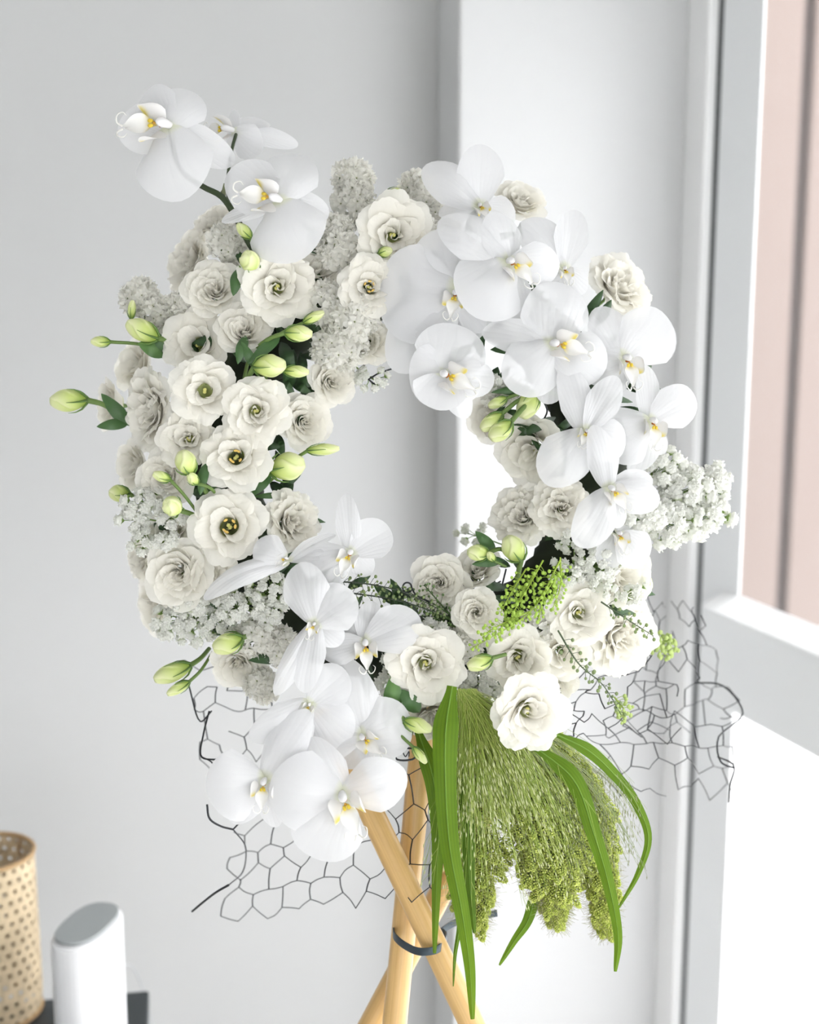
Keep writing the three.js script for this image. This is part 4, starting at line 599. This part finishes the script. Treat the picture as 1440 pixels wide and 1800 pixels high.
const BLADES = [
  [[[795, 1206, 14], [784, 1278, 14.5], [783, 1370, 14], [791, 1490, 13], [812, 1602, 12], [826, 1700, 11], [831, 1792, 10]], 46, 0, 'broad bright green blade hanging straight down in front'],
  [[[735, 1285, 10], [762, 1370, 11], [771, 1465, 10], [768, 1540, 9], [764, 1676, 8]], 36, 0.2, 'second green blade hanging left of the broad one'],
  [[[818, 1300, 9], [822, 1420, 9], [825, 1535, 8], [834, 1640, 7]], 34, 0.6, 'darker blade hanging right behind the broad one'],
  [[[806, 1560, 7], [808, 1624, 7], [800, 1680, 7], [797, 1734, 7]], 11, 0.3, 'thin blade tip pointing down beside the zip tie tail'],
  [[[940, 1312, 12], [1008, 1370, 12], [1043, 1462, 11], [1071, 1558, 9], [1087, 1650, 8], [1082, 1708, 8]], 34, -0.2, 'long curved blade hanging over the right seed head'],
  [[[976, 1290, 12], [1031, 1317, 11], [1077, 1358, 9], [1118, 1411, 7], [1140, 1473, 6], [1122, 1536, 5], [1088, 1596, 4]], 24, 0.1, 'arched blade bowing out furthest right and back in'],
  [[[944, 1560, 3], [928, 1618, 3], [903, 1656, 3], [878, 1697, 3]], 23, 0.1, 'short curved blade below the middle seed head pointing lower left'],
];
BLADES.forEach(([line, w, dark, label]) => {
  const o = thing('grass_blade', label, 'leaf'), g = new MB(), tip = (s) => w * D0 / F * (0.35 + 0.65 * sm(0, 0.18, s)) * Math.pow(clamp(1.02 - s), 0.42) * (1 - 0.25 * s);
  ribbon(g, line.map(([x, y, cm]) => at(x, y, D0 - cm * 0.01)), tip, 40, mixc([0.11, 0.215, 0.006], [0.055, 0.12, 0.008], clamp(dark)), mixc([0.165, 0.285, 0.01], [0.075, 0.15, 0.012], clamp(dark)), 0.22, 20, 0.05);
  part(o, 'blade', g.geo(), M.blade);
  const v = new MB(), P = curve(line.map(([x, y, cm]) => at(x, y, D0 - cm * 0.01 - 0.0006)), 40); v.tube(P, (s) => 0.0007 * (1 - s) + 0.0001, 4, [0.20, 0.36, 0.05]); part(o, 'midrib', v.geo(), M.blade, 'pale midrib');
});
// ---------------------------------------------------------------- black hexagonal wire netting
const IRON = [0.018, 0.020, 0.024];
function strand(o, pts, r) { part(o, 'wire_end', new MB().tube(curve(pts, pts.length * 4), r, 5, IRON).geo(), M.wire); }
function netting(g, corners, nu, nv, jit, s0, keep = 1, wave = 0.02) {
  seed(s0); const [a, b, c, d] = corners, P = [];
  for (let j = 0; j <= nv; j++) { P.push([]); for (let i = 0; i <= nu; i++) {
    const u = clamp(i / nu + rr(-jit, jit) / nu, -0.05, 1.05), v = j / nv + (((i + j) % 2 ? 0.17 : -0.17) + rr(-jit, jit)) / nv, L = (k) => lerp(lerp(a[k], b[k], u), lerp(d[k], c[k], u), v);
    P[j].push(at(L(0), L(1), L(2) + wave * Math.sin(u * 7 + v * 5 + s0))); } }
  const seg = (p, q, r) => { if (rnd() > keep) return; const m = p.clone().lerp(q, 0.5).add(V3(rr(-1, 1), rr(-1, 1), rr(-1, 1)).multiplyScalar(0.0016)); g.tube(curve([p, m, q], 5), r, 5, IRON, false); };
  for (let j = 0; j <= nv; j++) for (let i = 0; i <= nu; i++) { if (i < nu) seg(P[j][i], P[j][i + 1], 0.00055); if (j < nv && (i + j) % 2) seg(P[j][i], P[j + 1][i], 0.00078); }
}
const px3 = (l) => l.map(([x, y, d]) => at(x, y, d));
{
  let o = thing('wire_netting', 'black hexagonal wire netting hanging at the lower left over the bamboo poles', 'wire netting'), g = new MB();
  netting(g, [[412, 1468, 1.53], [770, 1345, 1.34], [778, 1560, 1.35], [392, 1612, 1.56]], 15, 4, 0.22, 31, 0.96);
  strand(o, px3([[364, 1414, 1.36], [368, 1438, 1.36], [388, 1452, 1.37], [410, 1458, 1.38]]), 0.0011);
  strand(o, px3([[410, 1458, 1.38], [428, 1440, 1.36], [446, 1430, 1.34]]), 0.0009); strand(o, px3([[410, 1458, 1.38], [432, 1490, 1.46], [428, 1530, 1.52], [402, 1556, 1.42]]), 0.0008);
  strand(o, px3([[338, 1602, 1.46], [362, 1582, 1.42], [384, 1566, 1.39], [402, 1556, 1.38]]), 0.0013);
  part(o, 'wire', g.geo(), M.wire);
  o = thing('wire_netting', 'blurred black wire netting at the left below the hanging bud pair', 'wire netting'); g = new MB();
  netting(g, [[330, 1172, 1.52], [476, 1165, 1.50], [470, 1330, 1.52], [352, 1340, 1.54]], 6, 4, 0.3, 33, 0.9);
  strand(o, px3([[368, 1250, 1.42], [358, 1290, 1.41], [354, 1330, 1.40], [386, 1336, 1.39]]), 0.0010); strand(o, px3([[332, 1205, 1.44], [352, 1268, 1.43], [372, 1250, 1.42]]), 0.0009); strand(o, px3([[354, 1330, 1.40], [372, 1340, 1.4], [378, 1350, 1.4]]), 0.0008);
  part(o, 'wire', g.geo(), M.wire);
  o = thing('wire_netting', 'tangled black wire netting spreading out to the right in front of the window frame', 'wire netting'); g = new MB();
  netting(g, [[1000, 1262, 1.40], [1292, 1270, 1.58], [1296, 1392, 1.62], [1040, 1380, 1.44]], 12, 3, 0.34, 35, 0.94, 0.03);
  netting(g, [[1140, 1050, 1.60], [1235, 1080, 1.66], [1305, 1262, 1.64], [1100, 1290, 1.52]], 9, 6, 0.38, 36, 0.88, 0.05);
  netting(g, [[988, 1205, 1.38], [1180, 1120, 1.50], [1190, 1290, 1.52], [990, 1290, 1.40]], 9, 5, 0.42, 37, 0.86, 0.04);
  strand(o, px3([[984, 1214, 1.36], [988, 1240, 1.36], [984, 1262, 1.37]]), 0.0011); strand(o, px3([[1262, 1330, 1.52], [1290, 1345, 1.5], [1284, 1380, 1.52], [1282, 1410, 1.54]]), 0.001); strand(o, px3([[1220, 1200, 1.62], [1270, 1205, 1.6], [1306, 1250, 1.58], [1262, 1300, 1.52], [1268, 1340, 1.5], [1290, 1350, 1.5]]), 0.0011);
  part(o, 'wire', g.geo(), M.wire);
  o = thing('wire_netting', 'short black wire ends and a small loop poking into the wreath opening', 'wire netting');
  for (const l of [[[812, 1028, 1.33], [838, 1042, 1.33], [880, 1022, 1.36]], [[826, 1015, 1.34], [858, 1048, 1.34], [884, 1060, 1.36]], [[866, 1002, 1.35], [872, 1036, 1.35]], [[890, 1000, 1.35], [880, 1040, 1.35]], [[618, 650, 1.36], [640, 668, 1.35], [668, 655, 1.35], [690, 648, 1.35]], [[640, 640, 1.36], [646, 664, 1.35], [664, 680, 1.35]], [[438, 858, 1.33], [444, 872, 1.33], [436, 880, 1.34]], [[945, 690, 1.33], [962, 720, 1.33], [955, 740, 1.34]], [[686, 1225, 1.30], [710, 1230, 1.30], [738, 1212, 1.31]], [[700, 1240, 1.31], [716, 1222, 1.31], [742, 1226, 1.31]]]) strand(o, px3(l), 0.0009);
  const ring = []; for (let k = 0; k <= 12; k++) ring.push([716 + 8 * Math.cos(k / 12 * 6.283), 1033 + 9 * Math.sin(k / 12 * 6.283), 1.305]); strand(o, px3([...ring, [732, 1046, 1.31], [760, 1060, 1.32]]), 0.0009);
  strand(o, px3([[697, 1318, 1.29], [697, 1334, 1.29], [724, 1335, 1.29], [732, 1330, 1.29]]), 0.001); strand(o, px3([[697, 1320, 1.29], [706, 1316, 1.29], [734, 1316, 1.29]]), 0.001); strand(o, px3([[708, 1322, 1.29], [713, 1330, 1.29], [719, 1321, 1.29], [719, 1330, 1.29]]), 0.0006);
  
}
// ---------------------------------------------------------------- bamboo tripod and its cable tie
const grain = dataTex(128, 512, (u, v) => { const n = 0.5 * noise1(u * 60 + noise1(v * 9) * 2) + 0.3 * noise1(u * 25 + v * 5) + 0.2 * noise1(v * 60 + u * 7), k = clamp(0.35 + n * 0.75); return [lerp(0.74, 0.87, k), lerp(0.58, 0.72, k), lerp(0.335, 0.475, k)]; }, true);
const BAMBOO = new THREE.MeshPhysicalMaterial({ map: grain, roughness: 0.42, clearcoat: 0.35, clearcoatRoughness: 0.3 });
function pole(label, a, b, w) {
  const A = at(...a), B = at(...b), D = B.clone().sub(A).normalize(), foot = A.clone().addScaledVector(D, (A.y - 0.004) / -D.y), r = w / F * a[2] / 2, L = foot.distanceTo(A), o = thing('bamboo_pole', label, 'pole', 'three poles of the bamboo tripod'), g = new MB();
  const pts = []; for (let k = 0; k <= 24; k++) pts.push(A.clone().addScaledVector(D, L * k / 24));
  g.tube(pts, (s) => r * (1 + 0.04 * s) * (1 + 0.02 * Math.max(0, Math.cos((s - 0.5) * 60) - 0.96) * 25), 22, [1, 1, 1]); part(o, 'cane', g.geo(), BAMBOO);
  const f = new MB(); f.tube([foot.clone().addScaledVector(D, -0.03), foot.clone().addScaledVector(D, -0.002)], r * 1.1, 18, [0.03, 0.03, 0.03]); part(o, 'foot_cap', f.geo(), M.wire, 'black rubber foot cap');
}
pole('front bamboo pole slanting down to the right across the other two', [566, 1245, 1.415], [830, 1800, 1.355], 43);
pole('bamboo pole rising almost upright behind the slanting one', [755, 1176, 1.43], [694, 1798, 1.425], 43);
pole('hindmost bamboo pole, mostly hidden, leaning from upper right', [918, 1300, 1.475], [660, 1786, 1.475], 42);
function band(g, pts, w, h, col) {                                   // a flat strap along a line
  const P = curve(pts, pts.length * 6), N = P.length - 1, fr = P.map((p, k) => { const t = V3().subVectors(P[Math.min(N, k + 1)], P[Math.max(0, k - 1)]).normalize(), a = UP.clone().addScaledVector(t, -UP.dot(t)).normalize(); return [p, a, V3().crossVectors(t, a)]; });
  return g.grid(N, 4, (s, t) => { const [p, a, b] = fr[Math.round(s * N)], q = Math.round(t * 4) % 4, x = q === 0 || q === 3 ? -1 : 1, y = q < 2 ? -1 : 1; return p.clone().addScaledVector(a, x * w / 2).addScaledVector(b, y * h / 2); }, col);
}
{
  const o = thing('cable_tie', 'dark grey cable tie cinched round the crossing bamboo poles with its tail sticking out right', 'cable tie'), g = new MB(), c = [0.045, 0.065, 0.08];
  band(g, px3([[692, 1632, 1.43], [694, 1646, 1.40], [712, 1662, 1.375], [740, 1673, 1.352], [766, 1670, 1.35], [782, 1655, 1.38], [780, 1640, 1.42], [740, 1628, 1.46], [706, 1624, 1.455], [692, 1632, 1.43]]), 0.0075, 0.0016, c);
  part(o, 'strap', g.geo(), M.wire);
  const t = new MB(); band(t, px3([[772, 1640, 1.43], [800, 1622, 1.45], [840, 1612, 1.46], [874, 1605, 1.465]]), 0.007, 0.0016, c); part(o, 'tail', t.geo(), M.wire);
  const h = part(o, 'tie_head', new RoundedBoxGeometry(0.012, 0.009, 0.007, 2, 0.0015), plain([0.05, 0.07, 0.085], 0.5)); h.position.copy(at(776, 1645, 1.425));
}
// ---------------------------------------------------------------- the low table at the wall and what stands on it
{
  const o = thing('side_table', 'low dark side table in the bottom left corner', 'table'), ax = Math.atan2(0.028, 0.149), TY = 0.65, W = 0.62, Dp = 0.42;
  const e1 = room(0.028, -0.25, -0.149).normalize(), e2 = V3(-e1.z, 0, e1.x); if (e2.dot(room(-1, 0, 0)) < 0) e2.negate();
  const c = room(1.965, -0.25, 0.287), mid = c.clone().addScaledVector(e1, W / 2).addScaledVector(e2, Dp / 2); o.position.copy(mid);
  const yaw = Math.atan2(-e1.z, e1.x), dark = plain([0.022, 0.028, 0.032], 0.45);
  const put = (name, g, x, y, z) => { const m = part(o, name, g, dark); m.position.copy(e1).multiplyScalar(x).addScaledVector(e2, z).setY(y); m.rotation.y = yaw; };
  put('tabletop', new RoundedBoxGeometry(W, 0.024, Dp, 2, 0.004), 0, TY - 0.012, 0);
  for (const [x, z] of [[-1, -1], [1, -1], [-1, 1], [1, 1]]) put('leg', new RoundedBoxGeometry(0.03, TY - 0.024, 0.03, 2, 0.004), x * (W / 2 - 0.03), (TY - 0.024) / 2, z * (Dp / 2 - 0.03));
  for (const z of [-1, 1]) put('apron', new RoundedBoxGeometry(W - 0.09, 0.04, 0.018, 2, 0.003), 0, TY - 0.045, z * (Dp / 2 - 0.03));
}
{
  const o = thing('speaker', 'white oval wireless speaker with a grey top on the dark side table', 'speaker'), p0 = room(1.768, 0, 0.140), p1 = room(1.888, 0, 0.222), ax = p1.clone().sub(p0).normalize();
  o.position.copy(room(1.822, 0.4, 0.184)); o.rotation.y = Math.atan2(-ax.z, ax.x);
  const oval = (l, w) => { const s = new THREE.Shape(), n = 48; for (let k = 0; k <= n; k++) { const a = k / n * 6.28318, c = Math.cos(a), q = Math.sin(a), x = l / 2 * Math.sign(c) * Math.abs(c) ** 0.78, y = w / 2 * Math.sign(q) * Math.abs(q) ** 0.78; k ? s.lineTo(x, y) : s.moveTo(x, y); } return s; };
  const ex = (l, w, h, y, m, name, lab, bev = 0.003) => { const g = new THREE.ExtrudeGeometry(oval(l - 2 * bev, w - 2 * bev), { depth: h - 2 * bev, bevelEnabled: true, bevelSize: bev, bevelThickness: bev, bevelSegments: 3, steps: 1 }); g.rotateX(-Math.PI / 2); const q = part(o, name, g, m, lab); q.position.y = y + bev; return q; };
  const white = plain([0.72, 0.72, 0.73], 0.55), grey = plain([0.30, 0.32, 0.32], 0.5), rubber = plain([0.08, 0.08, 0.08], 0.8);
  ex(0.122, 0.068, 0.006, 0, rubber, 'base_pad', 'dark base pad', 0.001); ex(0.134, 0.076, 0.188, 0.006, white, 'body', null, 0.006); ex(0.123, 0.066, 0.005, 0.1945, grey, 'top_plate', 'grey top plate', 0.0015);
}
{
  const o = thing('cane_lamp', 'woven cane cylinder lamp shade at the left edge, standing on the dark table', 'lamp'), Rr = 0.071, H = 0.252, n = 28, m = 16, g = new MB(), tan = [0.70, 0.56, 0.37];
  o.position.copy(room(1.985, 0.4, 0.058));
  const sh = (side) => {                                             // cane webbing: staggered octagonal holes
    for (let j = 0; j < m; j++) for (let i = 0; i < n; i++) {
      const rad = Rr - (side ? 0.0016 : 0), P = (a, b) => { const f = (i + a + (j % 2) * 0.5) / n * 6.28318, y = (j + b) / m * H, taper = rad * (1 - 0.05 * Math.max(0, 1 - y / 0.03) + 0.03 * (1 - y / H)); return V3(Math.cos(f) * taper, y, Math.sin(f) * taper); };
      const sq = [[0, 0], [0.5, 0], [1, 0], [1, 0.5], [1, 1], [0.5, 1], [0, 1], [0, 0.5]], b = g.n, k = 0.86 + 0.2 * hash(i * 7.1 + j * 3.3), col = tan.map((x) => x * k);
      sq.forEach(([x, y]) => g.v(P(x, y), col)); sq.forEach(([x, y]) => { const dx = x - 0.5, dy = y - 0.5, l = Math.hypot(dx, dy); g.v(P(0.5 + dx / l * 0.21, 0.5 + dy / l * 0.21), col.map((c) => c * 0.8)); });
      for (let q = 0; q < 8; q++) { const r = (q + 1) % 8; g.i.push(b + q, b + r, b + 8 + q, b + r, b + 8 + r, b + 8 + q); }
    }
  };
  sh(0); sh(1); part(o, 'cane_shade', g.geo(), std({ roughness: 0.7 }));
  for (const [nm, y, k] of [['rim', H, 1], ['foot_ring', 0.004, 1.0]]) { const t = new THREE.TorusGeometry(Rr * k - 0.0008, 0.0034, 8, 48); t.rotateX(Math.PI / 2); part(o, nm, t, plain([0.42, 0.27, 0.13], 0.6), 'brown cane edge').position.y = y; }
  const f = new MB(); for (let k = 0; k < 2; k++) { const t = new THREE.TorusGeometry(Rr - 0.004, 0.0016, 6, 40); t.rotateX(Math.PI / 2); part(o, 'inner_hoop', t, plain([0.40, 0.24, 0.12], 0.7)).position.y = 0.08 + k * 0.09; }
  for (let k = 0; k < 6; k++) { const a = k / 6 * 6.283; f.tube([V3(Math.cos(a) * (Rr - 0.004), 0.004, Math.sin(a) * (Rr - 0.004)), V3(Math.cos(a) * (Rr - 0.004), H, Math.sin(a) * (Rr - 0.004))], 0.0018, 6, [0.40, 0.24, 0.12]); }
  part(o, 'inner_frame', f.geo(), M.bud);
}
{
  const o = thing('power_cable', 'thin grey power cable behind the white speaker, running down past the dark table', 'cable'), g = new MB();
  g.tube(curve([room(1.90, 0.42, 0.21), room(1.99, 0.43, 0.245), room(2.04, 0.40, 0.275), room(2.04, 0.30, 0.30), room(2.05, 0.0, 0.32), room(2.08, -0.246, 0.33), room(2.3, -0.246, 0.36)], 40), 0.0018, 7, [0.42, 0.43, 0.44]); part(o, 'cord', g.geo(), M.bud);
}
renderer.render(scene, camera);
